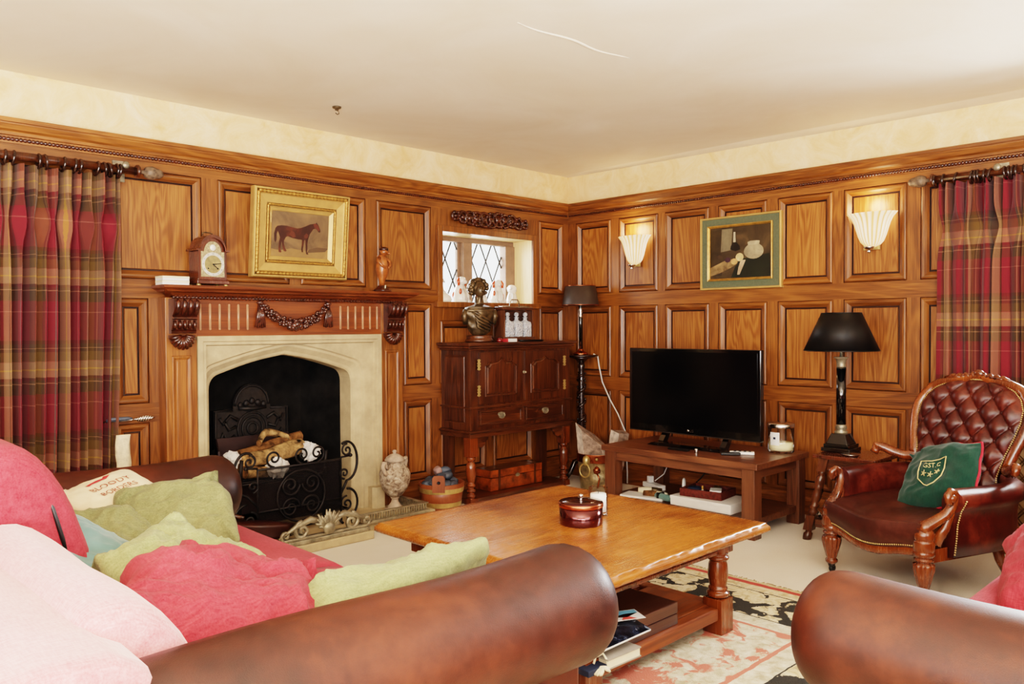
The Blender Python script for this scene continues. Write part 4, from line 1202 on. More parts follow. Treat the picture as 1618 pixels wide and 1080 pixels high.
# ================================================================== window sill figures
def spaniel(label, x, y, z, h, face, m2, lion=False):
    t = thing('ceramic_dog' if not lion else 'ceramic_poodle', label, 'figurine', (x, y, z), face, 'ceramic animals on the window sill')
    k = h / .2
    q = MB()
    q.lathe([(.0, 0), (.055 * k, .0), (.062 * k, .03 * k), (.052 * k, .075 * k), (.040 * k, .115 * k), (.030 * k, .14 * k), (0, .15 * k)], seg=18, rf=lambda a, zz: 1 + .12 * cos(a) * (1 if zz < .05 * k else -.3))
    for s in (-1, 1): q.tube([(.03 * k, s * .02 * k, .10 * k), (.055 * k, s * .022 * k, .05 * k), (.058 * k, s * .022 * k, .006), (.078 * k, s * .022 * k, .008)], [.016 * k, .014 * k, .012 * k, .012 * k], 8)
    q.tube([(-.05 * k, 0, .012), (-.075 * k, .02 * k, .03 * k), (-.07 * k, .03 * k, .06 * k)], [.014 * k, .012 * k, .008 * k], 8)
    q.build('body', M['ceramic'], t)
    q = MB(); q.ball((.012 * k, 0, .165 * k), (.036 * k, .033 * k, .036 * k), 14, 9); q.ball((.044 * k, 0, .156 * k), (.02 * k, .016 * k, .015 * k), 10, 7)
    if lion: q.ball((0, 0, .145 * k), (.05 * k, .05 * k, .055 * k), 14, 9, fn=lambda p: 1 + .14 * noise.noise(p * 5))
    q.build('head', M['ceramic'], t)
    for s in (-1, 1):
        q = MB(); q.tube([(.005 * k, s * .028 * k, .19 * k), (.01 * k, s * .040 * k, .165 * k), (.014 * k, s * .038 * k, .13 * k)], [.009 * k, .014 * k, .010 * k], 8); q.build('ear', m2, t)
    if not lion:
        for a, zz, r in ((.6, .055, .024), (-.9, .085, .02), (2.2, .045, .024), (-2.4, .06, .022)):
            q = MB(); q.ball((.052 * k * cos(a), .052 * k * sin(a), zz * k), (r * k * .6, r * k * .6, r * k * 1.2), 10, 7); q.build('patch', m2, t)
    return t


zs = 1.436
spaniel('white poodle ornament at the reveal end of the window sill', 4.50, 4.60, zs, .15, -2.6, M['ceramic'], True)
spaniel('large rust and white ceramic spaniel on the sill beside the white poodle', 4.34, 4.60, zs, .185, -2.0, M['rust'])
spaniel('small rust and white ceramic dog in the middle of the sill', 4.18, 4.62, zs, .14, -1.2, M['rust'])
spaniel('rust and white ceramic spaniel peeping from behind the bronze bust', 3.965, 4.61, zs, .195, -1.4, M['rust'])
t = thing('ceramic_swan', 'pale glazed ornament at the darker end of the window sill', 'figurine', (3.83, 4.64, zs), .3)
q = MB(); q.lathe([(.05, 0), (.06, .02), (.045, .05), (.02, .07), (0, .075)], seg=18); q.tube([(.02, 0, .05), (-.03, 0, .10), (-.045, 0, .15), (-.02, 0, .165), (.005, 0, .15)], [.018, .013, .011, .012, .006], 10); q.build('body', M['ceramic'], t)

# ================================================================== oak court cabinet
cb = thing('court_cabinet', 'dark oak cupboard on turned legs with two arched doors and two drawers', 'cabinet', (4.22, 4.35, 0))
x0, x1, yf, yb = 3.70, 4.745, 4.205, 4.522
q = MB(); q.box((3.655, 4.165, 1.118), (4.79, yb, 1.140)); q.box((3.67, 4.18, 1.098), (4.775, yb, 1.118)); q.box((3.685, 4.192, 1.085), (4.76, yb, 1.098)); q.build('top', M['dark_x'], cb, True, bev=.004)
q = MB(); q.box((x0, yf, .52), (x1, yb, 1.085)); carc = q.build('carcase', M['dark_z'], cb, True, bev=.002)
q = MB(); q.box((x0 - .014, yf - .014, .676), (x1 + .014, yb, .69)); q.box((x0 - .02, yf - .02, .50), (x1 + .02, yb, .52)); q.box((x0 - .03, yf - .03, .508), (x1 + .03, yb, .516)); q.box((x0 - .01, yf - .01, .47), (x1 + .01, yb, .50)); q.build('moulding', M['dark_x'], cb, True, bev=.003)
# side panel
q = MB()
S = lambda y, z, d: (x0 - d, y, z)
q.loops([[S(a, c, d), S(b, c, d), S(b, e, d), S(a, e, d)] for a, b, c, e, d in ((4.255, 4.48, .57, 1.05, .002), (4.262, 4.473, .577, 1.043, -.001), (4.268, 4.467, .583, 1.037, .004))], 0, False, True, cap1=True)
q.build('side_panel', M['dark_z'], cb, True)
for i, (a, b) in enumerate(((3.775, 4.205), (4.235, 4.665))):
    q = MB(); q.box((a, yf - .012, .705), (b, yf, 1.07)); dr = q.build('door', M['dark_z'], cb, True, bev=.002)
    # ogee headed fielded panel
    def og(ins):
        l, r, zb_, zt = a + .055 + ins, b - .055 - ins, .755 + ins, .975 - ins * .6
        m = (l + r) / 2; pts = [(l, zb_), (r, zb_), (r, zt)]
        for k in range(1, 16):
            s = k / 16; x = r + (l - r) * s; u = abs(x - m) / ((r - l) / 2)
            bump = .030 * max(0, (1 - u / .35)) ** 1.4 + .030 * sin(min(1, max(0, (.90 - u) / .25)) * PI / 2)
            pts.append((x, zt + bump - .0))
        return pts + [(l, zt)]
    q = MB(); q.loops([[(x, yf - .012 - d, z) for x, z in og(i_)] for i_, d in ((0, .001), (.004, .007), (.010, .006), (.014, -.003), (.03, .005))], 0, False, True, cap1=True)
    q.build('arched_panel', M['dark_z'], dr, True)
    for z in (.80, .985):
        hx = a - .004 if i == 0 else b + .004
        for s in (-1, 1):
            q = MB(); q.prism([(hx, z - .04), (hx + s * .016, z - .034), (hx + s * .008, z - .02), (hx + s * .017, z - .008), (hx + s * .008, z), (hx + s * .017, z + .008), (hx + s * .008, z + .02), (hx + s * .016, z + .034), (hx, z + .04)], 'xz', yf - .0165, yf - .012); q.build('hinge', M['brass'], dr, True)
    if i == 1:
        q = MB(); q.lathe([(.014, 0), (.013, .004), (.005, .008), (.009, .016), (.008, .022), (0, .024)], c=(a - .012, yf - .012, .915), mtx=Matrix.Rotation(PI / 2, 4, 'X'), seg=16); q.build('knob', M['brassdull'], dr, True)
    q = MB(); q.box((a - .005, yf - .010, .545), (b + .005, yf, .662)); q.loops([[(u, yf - d, z) for u, z in ((a + .01 + i_, .556 + i_), (b - .01 - i_, .556 + i_), (b - .01 - i_, .652 - i_), (a + .01 + i_, .652 - i_))] for i_, d in ((0, .010), (.003, .016), (.010, .014), (.013, .010))]); dw = q.build('drawer', M['dark_x'], cb, True)
    c = (a + b) / 2
    q = MB(); q.prism([(c - .036, .622), (c - .03, .632), (c, .638), (c + .03, .632), (c + .036, .622), (c + .02, .596), (c, .588), (c - .02, .596)], 'xz', yf - .0145, yf - .010)
    q.tube([(c + .026 * cos(k), yf - .022, .618 + .026 * sin(k)) for k in [PI + PI * j / 12 for j in range(13)]], .003, 6); q.ball((c - .026, yf - .016, .618), .006, 8, 6); q.ball((c + .026, yf - .016, .618), .006, 8, 6); q.build('drop_handle', M['brassdull'], dw, True)
LEG = [(.028, .335), (.034, .33), (.034, .315), (.024, .305), (.022, .295), (.034, .28), (.037, .25), (.035, .20), (.030, .165), (.022, .155), (.024, .148), (.034, .14), (.034, .128), (.022, .12), (.022, .112), (.034, .104), (.034, .09), (.022, .083), (.022, .076), (.034, .066), (.034, .052), (.026, .045), (.03, .04)]
for lx in (3.735, 4.71):
    q = MB(); q.box((lx - .036, 4.205, .335), (lx + .036, 4.277, .47)); q.lathe(LEG[::-1], c=(lx, 4.241, 0), seg=20); q.box((lx - .036, 4.205, 0), (lx + .036, 4.277, .042))
    q.build('leg', M['showwood'], cb, True, bev=.002)
    s = 1 if lx < 4 else -1
    q = MB(); q.prism([(lx + s * .036, .47), (lx + s * .15, .47), (lx + s * .145, .445), (lx + s * .125, .435), (lx + s * .115, .41), (lx + s * .085, .392), (lx + s * .06, .40), (lx + s * .036, .37)], 'xz', 4.22, 4.245); q.build('bracket', M['dark_x'], cb, True)
    q = MB(); q.box((lx - .03, 4.45, 0), (lx + .03, 4.515, .47)); q.build('leg', M['dark_z'], cb, True, bev=.002)
q = MB(); q.box((3.70, 4.21, .006), (4.745, 4.515, .040)); q.build('base_shelf', M['dark_x'], cb, True, bev=.002)

bx = thing('burr_wood_box', 'orange burr wood writing box with dark bands under the oak cupboard', 'box', (4.26, 4.39, .041))
q = MB(); q.box((3.985, 4.305, .042), (4.53, 4.475, .135)); q.build('body', M['yew'], bx, True, bev=.003)
q = MB(); q.box((3.985, 4.305, .138), (4.53, 4.475, .192)); ld = q.build('lid', M['yew'], bx, True, bev=.003)
q = MB(); q.box((3.99, 4.31, .192), (4.525, 4.47, .194)); q.build('lid_top', M['dark_x'], ld, True)
for xa in (4.06, 4.44):
    q = MB(); q.box((xa, 4.3025, .042), (xa + .022, 4.305, .192)); q.box((xa, 4.3025, .192), (xa + .022, 4.476, .196)); q.build('band', M['dark_z'], bx, True)
q = MB(); q.prism([(4.245, .12), (4.275, .12), (4.285, .135), (4.26, .15), (4.235, .135)], 'xz', 4.301, 4.305); q.build('escutcheon', M['brassdull'], bx, True)

ZC = 1.140
bu = thing('bronze_bust', 'bronze bust of a curly haired figure on a round mahogany plinth', 'bust', (3.905, 4.335, ZC), -.25)
q = MB(); q.lathe([(.10, 0), (.105, .012), (.098, .022), (.09, .03), (.096, .042), (.09, .05), (0, .052)], seg=40); q.build('plinth', M['dark_x'], bu)
q = MB()
def torso(u, v):
    a = 2 * PI * u
    prof = [(.045, .052), (.07, .066), (.088, .105), (.104, .155), (.117, .205), (.120, .232), (.106, .250), (.055, .266), (.030, .276), (.027, .295), (.026, .315), (.03, .33)]
    s = v * (len(prof) - 1); i = min(int(s), len(prof) - 2); f_ = s - i
    r = prof[i][0] * (1 - f_) + prof[i + 1][0] * f_; z = prof[i][1] * (1 - f_) + prof[i + 1][1] * f_
    sq = .62 if z < .25 else 1
    dr = .007 * sin(z * 75 + 26 * cos(a) * .12 + 3 * sin(a * 2)) * (1 if .08 < z < .22 else 0) + .010 * noise.noise(Vector((cos(a) * 3, sin(a) * 3, z * 20)))
    return ((r + dr) * cos(a), (r + dr) * sin(a) * sq, z)
q.grid(torso, 48, 40)
for k in range(5):
    q.tube([(-.10 + .012 * k, -.035 - .004 * k, .24 - .012 * k), (-.045, -.068, .205 - .024 * k), (.03, -.070, .165 - .022 * k), (.095 - .01 * k, -.035, .135 - .014 * k)], [.006, .010, .010, .005], 7)
q.tube([(.115, -.01, .235), (.125, -.012, .19), (.115, -.008, .13)], [.018, .024, .018], 8); q.tube([(-.115, -.01, .235), (-.125, -.012, .19), (-.115, -.008, .13)], [.018, .024, .018], 8)
q.build('draped_torso', M['bronze'], bu, weld=True)
q = MB(); q.ball((0, -.012, .375), (.040, .046, .056), 20, 14, fn=lambda p: 1 - .10 * max(0, -p.z) * abs(p.x)); q.tube([(0, -.052, .388), (0, -.066, .372), (0, -.056, .366)], [.005, .009, .006], 8)
q.tube([(-.014, -.052, .352), (0, -.056, .353), (.014, -.052, .352)], [.003, .005, .003], 8)
for s in (-1, 1): q.ball((s * .016, -.051, .386), (.008, .005, .005), 8, 6); q.tube([(s * .006, -.056, .397), (s * .026, -.048, .397)], [.004, .003], 6)
q.build('head', M['bronze'], bu)
q = MB(); rr = random.Random(5)
q.ball((0, .012, .392), (.055, .052, .055), 18, 12)
for i in range(130):
    a, e = rr.uniform(-PI * .18, PI * 1.18), rr.uniform(-.65, 1.5)
    p = Vector((.066 * cos(a) * cos(e), .014 + .060 * sin(a) * cos(e), .392 + .062 * sin(e)))
    q.ball(p, rr.uniform(.013, .021), 7, 5)
q.build('curly_hair', M['bronze'], bu)

ta = thing('tantalus', 'wooden tantalus frame with metal carrying handle', 'tantalus', (4.31, 4.38, ZC), -.05)
q = MB(); q.box((-.165, -.06, .012), (.165, .06, .034)); q.box((-.172, -.066, 0), (.172, .066, .012)); q.build('base', M['tvt_x'], ta, bev=.003)
q = MB(); q.box((-.15, .045, .034), (.15, .055, .24)); q.build('back_board', M['dark_x'], ta)
for s in (-1, 1):
    q = MB(); q.prism([(-.05, .034), (.05, .034), (.035, .09), (.012, .13), (.03, .19), (.02, .235), (-.05, .235)] if s > 0 else [(-.05, .034), (.05, .034), (.035, .09), (.012, .13), (.03, .19), (.02, .235), (-.05, .235)], 'yz', s * .145 - .006, s * .145 + .006); q.build('end_panel', M['tvt_z'], ta)
q = MB(); q.box((-.155, -.045, .236), (.155, .055, .262)); q.build('top_bar', M['dark_x'], ta, bev=.004)
q = MB(); q.tube([(-.16, -.0, .264), (-.05, 0, .266), (-.045, 0, .30), (-.03, 0, .318), (.03, 0, .318), (.045, 0, .30), (.05, 0, .266), (.16, 0, .264)], .005, 8); q.build('handle', M['silver'], ta)
for i in range(3):
    d = thing('glass_decanter', ('cut glass square decanter in the tantalus, next to the bust', 'middle cut glass decanter of the three in the tantalus', 'cut glass decanter in the tantalus, next to the corner lamp')[i], 'decanter', (4.31 + (i - 1) * .09, 4.36 - (i - 1) * .0045, ZC + .034), -.05, 'decanters in the tantalus')
    q = MB()
    def sqr(h, z, n=20): return [((abs(cos(a)) ** .35) * math.copysign(1, cos(a)) * h, (abs(sin(a)) ** .35) * math.copysign(1, sin(a)) * h, z) for a in [2 * PI * k / n + .001 for k in range(n)]]
    def rnd(h, z, n=20): return [(cos(a) * h, sin(a) * h, z) for a in [2 * PI * k / n + .001 for k in range(n)]]
    q.loops([sqr(.037, 0), sqr(.040, .006), sqr(.040, .095), sqr(.036, .112), rnd(.018, .124), rnd(.014, .135), rnd(.014, .142), rnd(.022, .147), rnd(.012, .15)], 0, True, True, True, True)
    q.build('bottle', M['crystal'], d)
    q = MB(); q.lathe([(.009, .149), (.010, .156)], seg=14); q.ball((0, 0, .17), .0185, 14, 9); q.build('stopper', M['crystal'], d)
t = thing('card_packet', 'small white and red card packet lying in front of the tantalus', 'packet', (4.13, 4.235, ZC), .05)
q = MB(); q.box((-.05, -.02, 0), (.045, .02, .024)); q.build('sleeve', M['white'], t, bev=.001); q = MB(); q.box((-.068, -.02, 0), (-.05, .02, .024)); q.build('end_flap', M['inkred'], t, bev=.001)
t = thing('glass_paperweight', 'small dark red glass piece beside the bust plinth', 'ornament', (4.015, 4.235, ZC))
q = MB(); q.lathe([(.018, 0), (.024, .008), (.02, .022), (.008, .03), (0, .031)], seg=18); q.build('dome', M['redglass'] if 'redglass' in M else M.setdefault('redglass', plain('redglass', lin(120, 14, 20), .1, 0, .6, .6)), t)
t = thing('pen_tray', 'thin black tray at the front edge of the oak cupboard top', 'tray', (4.345, 4.235, ZC), .02)
q = MB(); q.lathe([(.0, .004), (.085, .004), (.098, .012), (.1, .011), (.088, 0), (0, 0)], seg=30, mtx=Matrix.Diagonal((1.35, .45, 1, 1))); q.build('dish', M['black'], t)

# ================================================================== corner lamp on a carved stand
PX, PY = 4.957, 4.265
ps = thing('pedestal_stand', 'tall black carved pedestal with a round top in the room corner', 'pedestal', (PX, PY, 0))
q = MB(); q.lathe([(0, 1.0), (.11, 1.0), (.135, 1.008), (.138, 1.018), (.130, 1.022), (0, 1.022)], seg=40); q.lathe([(.02, .95), (.05, .985), (.09, 1.0)], seg=24); q.build('top', M['blackwood'], ps)
q = MB(); q.lathe([(.026, .12), (.02, .16), (.026, .2), (.024, .60), (.026, .86), (.022, .9), (.030, .93), (.02, .96)], seg=20)
rr = random.Random(3)
pts = [(.030 * cos(k * .55), .030 * sin(k * .55), .18 + k * .0105) for k in range(66)]
q.tube(pts, .012, 7)
for k in range(90): a = rr.random() * 6.3; q.ball((.032 * cos(a), .032 * sin(a), rr.uniform(.16, .88)), rr.uniform(.006, .012), 6, 4)
q.build('carved_column', M['blackwood'], ps)
for k in range(3):
    a = k * 2 * PI / 3 + PI * .82
    q = MB(); q.tube([(.0, 0, .17), (.06 * cos(a), .06 * sin(a), .15), (.10 * cos(a), .10 * sin(a), .06), (.135 * cos(a), .135 * sin(a), .016)], [.022, .024, .02, .016], 8); q.build('leg', M['blackwood'], ps)
cl = thing('corner_table_lamp', 'slim dark column lamp with brown drum shade on the tall pedestal', 'lamp', (PX - .02, PY - .01, 1.022))
q = MB(); q.lathe([(.0, 0), (.06, 0), (.062, .010), (.05, .018), (.03, .026), (.022, .04), (.014, .05), (0, .052)], seg=28); q.build('base', M['copper'], cl)
q = MB(); q.lathe([(.013, .05), (.0135, .30), (.011, .31)], seg=16); q.build('column', M['blackgloss'], cl)
q = MB(); q.lathe([(.016, .30), (.018, .31), (.012, .325), (.017, .345), (.014, .40), (.006, .41), (.006, .52)], seg=16); q.build('lamp_holder', M['silver'], cl)
q = MB(); q.lathe([(.150, .40), (.146, .41), (.122, .555)], seg=44); q.build('lamp_shade', M['brownshade'], cl, solid=.003)
q = MB()
for r, z in ((.150, .401), (.122, .555)): q.tube([(r * cos(2 * PI * i / 40), r * sin(2 * PI * i / 40), z) for i in range(40)], .0028, 6, True)
q.build('shade_trim', M['copper'], cl)
cd = thing('white_lamp_cord', 'white electric cord hanging from the corner pedestal down to the logs', 'cord', (4.95, 4.2, .5))
q = MB(); q.tube([(5.02, 4.19, 1.026), (5.05, 4.17, 1.01), (5.055, 4.16, .93), (5.06, 4.13, .80), (5.06, 4.05, .66), (5.06, 3.97, .55), (5.06, 3.90, .42), (5.06, 3.88, .1), (5.06, 3.88, .012)], .0055, 8); q.build('flex', M['white'], cd, True)

# log bucket
lb = thing('brass_log_bucket', 'embossed brass and copper log bucket with lion ring handles', 'log bucket', (4.795, 3.955, 0))
q = MB(); q.lathe([(0, .01), (.135, .0), (.14, .01), (.160, .22)], seg=48, rf=lambda a, z: 1 + (.028 * noise.noise(Vector((cos(a) * 4, sin(a) * 4, z * 14))) if .02 < z < .21 else 0)); q.build('body', M['embossed'] if 'embossed' in M else M.setdefault('embossed', plain('embossed', lin(150, 132, 98), .34, .5, .6, 0, .3, 26, .5)), lb)
q = MB(); q.lathe([(.161, .215), (.166, .22), (.168, .275), (.172, .28), (.160, .28), (.155, .20)], seg=48); q.build('rim_band', M['copper'], lb)
for i, a in enumerate((3.75, 4.35, 5.0)):
    q = MB(); d = Vector((cos(a), sin(a), 0)); n_ = Vector((-sin(a), cos(a), 0))
    q.ball(d * .158 + Vector((0, 0, .165)), .028, 12, 8, fn=lambda p: 1 + .15 * sin(5 * math.atan2(p.z, p.x))); q.tube([d * .150 + Vector((0, 0, .145)), d * .152 + n_ * .02 + Vector((0, 0, .10)), d * .145 + n_ * .005 + Vector((0, 0, .03))], .007, 6); q.build('flower_relief', M['copper'], lb)
    q = MB(); q.ball(d * .17 + Vector((0, 0, .25)), .012, 10, 7); q.build('stud', M['brass'], lb)
a = PI * 1.09 - .15
for a in (a, a + PI):
    d = Vector((cos(a), sin(a), 0)); n_ = Vector((-sin(a), cos(a), 0))
    q = MB(); q.ball(d * .172 + Vector((0, 0, .235)), (.03, .032, .042), 14, 10, fn=lambda p: 1 + .2 * noise.noise(p * 4)); lm = q.build('lion_mask', M['brass'], lb)
    q = MB(); q.tube([d * .195 + n_ * (.045 * cos(k)) + Vector((0, 0, .165 + .05 * sin(k))) for k in [2 * PI * j / 22 for j in range(22)]], .006, 8, True); q.build('ring', M['brass'], lm)


def splitlog(label, pts, z0, z1, tilt, m, grp='split logs in the brass bucket'):
    c = Vector((sum(p[0] for p in pts) / len(pts), sum(p[1] for p in pts) / len(pts), z0))
    t = thing('firewood_log', label, 'log', c, 0, grp)
    q = MB(); L = []
    for i in range(7):
        s = i / 6; z = z0 + (z1 - z0) * s
        L.append([(x + tilt[0] * s + .008 * noise.noise(Vector((x * 30, y * 30, z * 16))), y + tilt[1] * s + .008 * noise.noise(Vector((y * 30, x * 30, z * 16 + 9))), z + (tilt[2] * (x - c.x) + tilt[3] * (y - c.y)) * s) for x, y in pts])
    q.loops(L, 0, False, True, True, True)
    q.m[1::len(pts)] = [1] * len(q.m[1::len(pts)]); q.build('split_wood', [M[m], M['barklog']], t, True)


splitlog('large split log with dark bark leaning in the brass bucket', [(4.70, 4.06), (4.67, 3.97), (4.77, 3.86), (4.90, 3.87), (4.86, 4.0)], .12, .40, (-.01, .04, -.40, .70), 'stonelog')
splitlog('paler split log standing behind the large one in the bucket', [(4.87, 3.96), (4.85, 3.86), (4.93, 3.83), (4.97, 3.91)], .12, .43, (.05, -.03, 0, .2), 'stonelog')
# ================================================================== television and its table
tv = thing('tv_table', 'brown oak television table with square legs and low shelf', 'table', (4.55, 2.87, 0))
X0, X1, Y0, Y1 = 4.225, 4.89, 2.31, 3.46
q = MB(); q.box((X0, Y0, .412), (X1, Y1, .450)); q.build('tabletop', M['tvt_y'], tv, True, bev=.004)
lg = .085
for a in (X0 + .012, X1 - .012 - lg):
    for b in (Y0 + .02, Y1 - .02 - lg):
        q = MB(); q.box((a, b, 0), (a + lg, b + lg, .412)); q.build('leg', M['tvt_z'], tv, True, bev=.004)
q = MB(); q.box((X0 + .03, Y0 + .1, .352), (X0 + .055, Y1 - .1, .412)); q.build('apron', M['tvt_y'], tv, True, bev=.003)
q = MB(); q.box((X1 - .055, Y0 + .1, .352), (X1 - .03, Y1 - .1, .412)); q.build('apron', M['tvt_y'], tv, True, bev=.003)
for b in (Y0 + .04, Y1 - .065):
    q = MB(); q.box((X0 + .09, b, .352), (X1 - .09, b + .025, .412)); q.build('apron', M['tvt_x'], tv, True, bev=.003)
q = MB(); q.box((X0 + .035, Y0 + .04, .075), (X1 - .035, Y1 - .04, .115)); q.build('shelf', M['tvt_y'], tv, True, bev=.003)

t = thing('television', 'flat screen television with black bezel on the brown table', 'television', (4.55, 2.953, .451))
q = MB(); q.box((4.535, 2.452, .532), (4.575, 3.456, 1.10)); q.box((4.575, 2.6, .62), (4.62, 3.3, 1.0)); q.build('casing', M['blackgloss'], t, True, bev=.005)
q = MB(); q.box((4.532, 2.476, .578), (4.536, 3.432, 1.077)); q.build('screen_panel', M['screen'], t, True)
q = MB(); q.box((4.530, 2.455, .528), (4.574, 3.453, .534)); q.build('lower_trim', plain('tvtrim', lin(70, 62, 58), .3, .6), t, True)
q = MB()
q.lathe([(.0085, 0), (.0085, .001), (0, .001)], c=(4.5335, 2.975, .556), mtx=Matrix.Rotation(-PI / 2, 4, 'Y'), seg=20)
text_mesh('LG', .024, lambda x, y: (4.5325, 2.946 - x, .556 + y), q)
q.build('brand_lettering', M['silver'], t, True, recalc=False)
q = MB()
q.loops([[(4.50 + .03 * s, 2.75, .475 + .012 * s), (4.50 + .03 * s, 3.15, .475 + .012 * s)] for s in (0, 1)], close=False) if False else None
q.prism([(3.24, .452), (3.20, .470), (3.10, .474), (2.80, .474), (2.70, .470), (2.66, .452)], 'yz', 4.44, 4.53)
q.build('stand_base', M['blackgloss'], t, True, bev=.004)
for b in (2.70, 3.17):
    q = MB(); q.prism([(4.44, .452), (4.54, .452), (4.60, .54), (4.56, .54), (4.50, .475), (4.43, .465)], 'xz', b - .02, b + .02); q.build('stand_foot', M['blackgloss'], t, True, bev=.004)
t = thing('remote_control', 'small flat black remote lying on the television stand base', 'remote control', (4.42, 2.93, .451))
q = MB(); q.box((4.35, 2.86, .451), (4.385, 3.01, .463)); q.build('shell', M['black'], t, True, bev=.003)
t['label'] = 'flat black remote lying before the television stand'
t = thing('remote_control', 'white remote control beside the jar candle on the television table', 'remote control', (4.50, 2.56, .451), .5)
q = MB(); q.box((-.025, -.075, 0), (.025, .075, .018)); q.build('shell', M['white'], t, bev=.005)
q = MB()
for i in range(4):
    for j in (-1, 1): q.box((j * .011 - .006, -.055 + i * .03, .018), (j * .011 + .006, -.04 + i * .03, .021))
q.build('button_pad', M['black'], t)
t = thing('black_remote', 'short black remote beside the white one on the television table', 'remote control', (4.43, 2.60, .451), .7)
q = MB(); q.box((-.02, -.06, 0), (.02, .06, .016)); q.build('shell', M['black'], t, bev=.004)
t = thing('metal_knob', 'small silver ball ornament at the front of the television stand', 'ornament', (4.36, 2.80, .451))
q = MB(); q.lathe([(.012, 0), (.008, .006), (.013, .014), (.012, .024), (0, .028)], seg=16); q.build('ball', M['silver'], t)


def jar(nm, label, c, r, h, waxh, lid, wm, labelled):
    t = thing(nm, label, 'candle', c)
    q = MB(); q.lathe([(0, 0), (r * .96, 0), (r, .006), (r, h)], seg=40); q.build('glass_jar', M['glass'], t)
    q = MB(); q.lathe([(0, .015), (r - .0065, .015), (r - .0065, waxh), (0, waxh)], seg=36); w = q.build('wax', wm, t)
    q = MB(); q.tube([(0, 0, waxh), (.002, 0, waxh + .012)], .0015, 6); q.build('wick', M['black'], w)
    if lid:
        q = MB(); q.lathe([(0, h + .001), (r + .003, h + .001), (r + .004, h + .004), (r + .004, h + .024), (r - .004, h + .03), (0, h + .03)], seg=40); q.build('lid', M['silver'], t)
    if labelled:
        q = MB()
        a0, a1 = labelled
        q.grid(lambda u, v: ((r + .001) * cos(a0 + (a1 - a0) * u), (r + .001) * sin(a0 + (a1 - a0) * u), h * (.32 + .52 * v)), 8, 2); lb_ = q.build('label', M['white'], t)
        q = MB(); m = a0 + (a1 - a0) * .5
        q.grid(lambda u, v: ((r + .002) * cos(m - .1 + .2 * u), (r + .002) * sin(m - .1 + .2 * u), h * (.56 + .09 * v)), 3, 1); q.build('label_print', M['navy'], lb_)
    return t


jar('jar_candle', 'large three-quarter burnt cream candle in a glass jar with silver lid by the television', (4.76, 2.435, .451), .080, .155, .062, True, M['wax'], (2.72, 3.5))

# things on the low shelf
z = .116
t = thing('white_box', 'flat white appliance box under the wicker tray on the television table shelf', 'box', (4.42, 2.68, z), .0)
q = MB(); q.box((-.14, -.17, 0), (.14, .26, .058)); q.build('carton', M['white'], t, bev=.002); q = MB(); q.box((-.142, -.172, .040), (.142, .262, .059)); q.build('lid', M['white'], t, bev=.002)
t = thing('wicker_tray', 'dark red wicker tray of odds and ends on the flat white box', 'tray', (4.43, 2.76, z + .0605), .12)
q = MB(); q.box((-.10, -.13, 0), (.10, .13, .008))
for a, b in (((-.11, -.14), (-.098, .14)), ((.098, -.14), (.11, .14)), ((-.098, -.14), (.098, -.128)), ((-.098, .128), (.098, .14))): q.box((a[0], a[1], 0), (b[0], b[1], .048))
q.build('woven_sides', M['wicker'], t)
W0 = (4.43, 2.76, z + .069)
def small(nm, label, cat, dx, dy, dz, rz, builder, grp='odds and ends in the wicker tray'):
    t = thing(nm, label, cat, (W0[0] + dx, W0[1] + dy, W0[2] + dz), rz, grp); builder(t); return t
def b_pouch(t): q = MB(); q.ball((0, 0, .022), (.05, .055, .026), 14, 8, fn=lambda p: 1 + .25 * noise.noise(p * 3)); q.build('pouch', M['navy'], t)
def b_lighter(t):
    q = MB(); q.box((-.009, -.006, 0), (.009, .006, .045)); q.build('case', M['silver'], t, bev=.002); q = MB(); q.box((-.008, -.005, .045), (.008, .005, .068)); q.build('cap', M['gold'], t, bev=.002)
def b_card(t): q = MB(); q.box((-.05, -.035, 0), (.05, .035, .012)); q.build('card', M['white'], t, bev=.001)
def b_glass(t): q = MB(); q.ball((0, 0, .025), (.03, .03, .025), 12, 8); q.build('ball', M['bronze'], t)
def b_ring(t): q = MB(); q.tube([(.05 * cos(k), 0, .05 + .045 * sin(k)) for k in [-.6 + 4.3 * i / 18 for i in range(19)]], .008, 8); q.build('coil', M['white'], t)
small('fabric_pouch', 'crumpled navy pouch in the wicker tray', 'pouch', -.04, .07, 0, .3, b_pouch)
small('gas_lighter', 'silver and gold lighter upright at the tray corner', 'lighter', -.09, -.02, .0, .2, b_lighter)
small('playing_cards', 'white card pack lying flat in the wicker tray', 'cards', -.02, -.07, .03, .5, b_card)
small('bronze_paperweight', 'bronze round paperweight at the back of the wicker tray', 'paperweight', .06, -.03, .0, 0, b_glass)
small('charger_coil', 'white charger lead looped above the tray end', 'cable', -.02, .165, -.02, .5, b_ring)
for i, (x, y, rz, m, lb_) in enumerate(((4.36, 3.10, 1.9, 'cream', 'cream handled brush lying on the television table shelf'), (4.44, 3.20, 2.2, 'bronze', 'bronze topped bottle lying on the television table shelf'))):
    t = thing('hand_brush' if i == 0 else 'small_bottle', lb_, 'brush' if i == 0 else 'bottle', (x, y, z + .026), rz)
    q = MB(); q.tube([(-.07, 0, 0), (-.02, 0, 0), (0, 0, 0)], [.016, .022, .024], 12); q.build('handle' if i == 0 else 'neck', M[m], t)
    q = MB(); q.tube([(0, 0, 0), (.03, 0, 0), (.09, 0, 0)], [.024, .025, .02], 12); q.build('bristles' if i == 0 else 'bottle_body', M['bark' if i == 0 else 'cream'], t)
t = thing('spectacle_case', 'grey green spectacle case with dark strap beside the white box', 'case', (4.33, 3.03, z), 1.3)
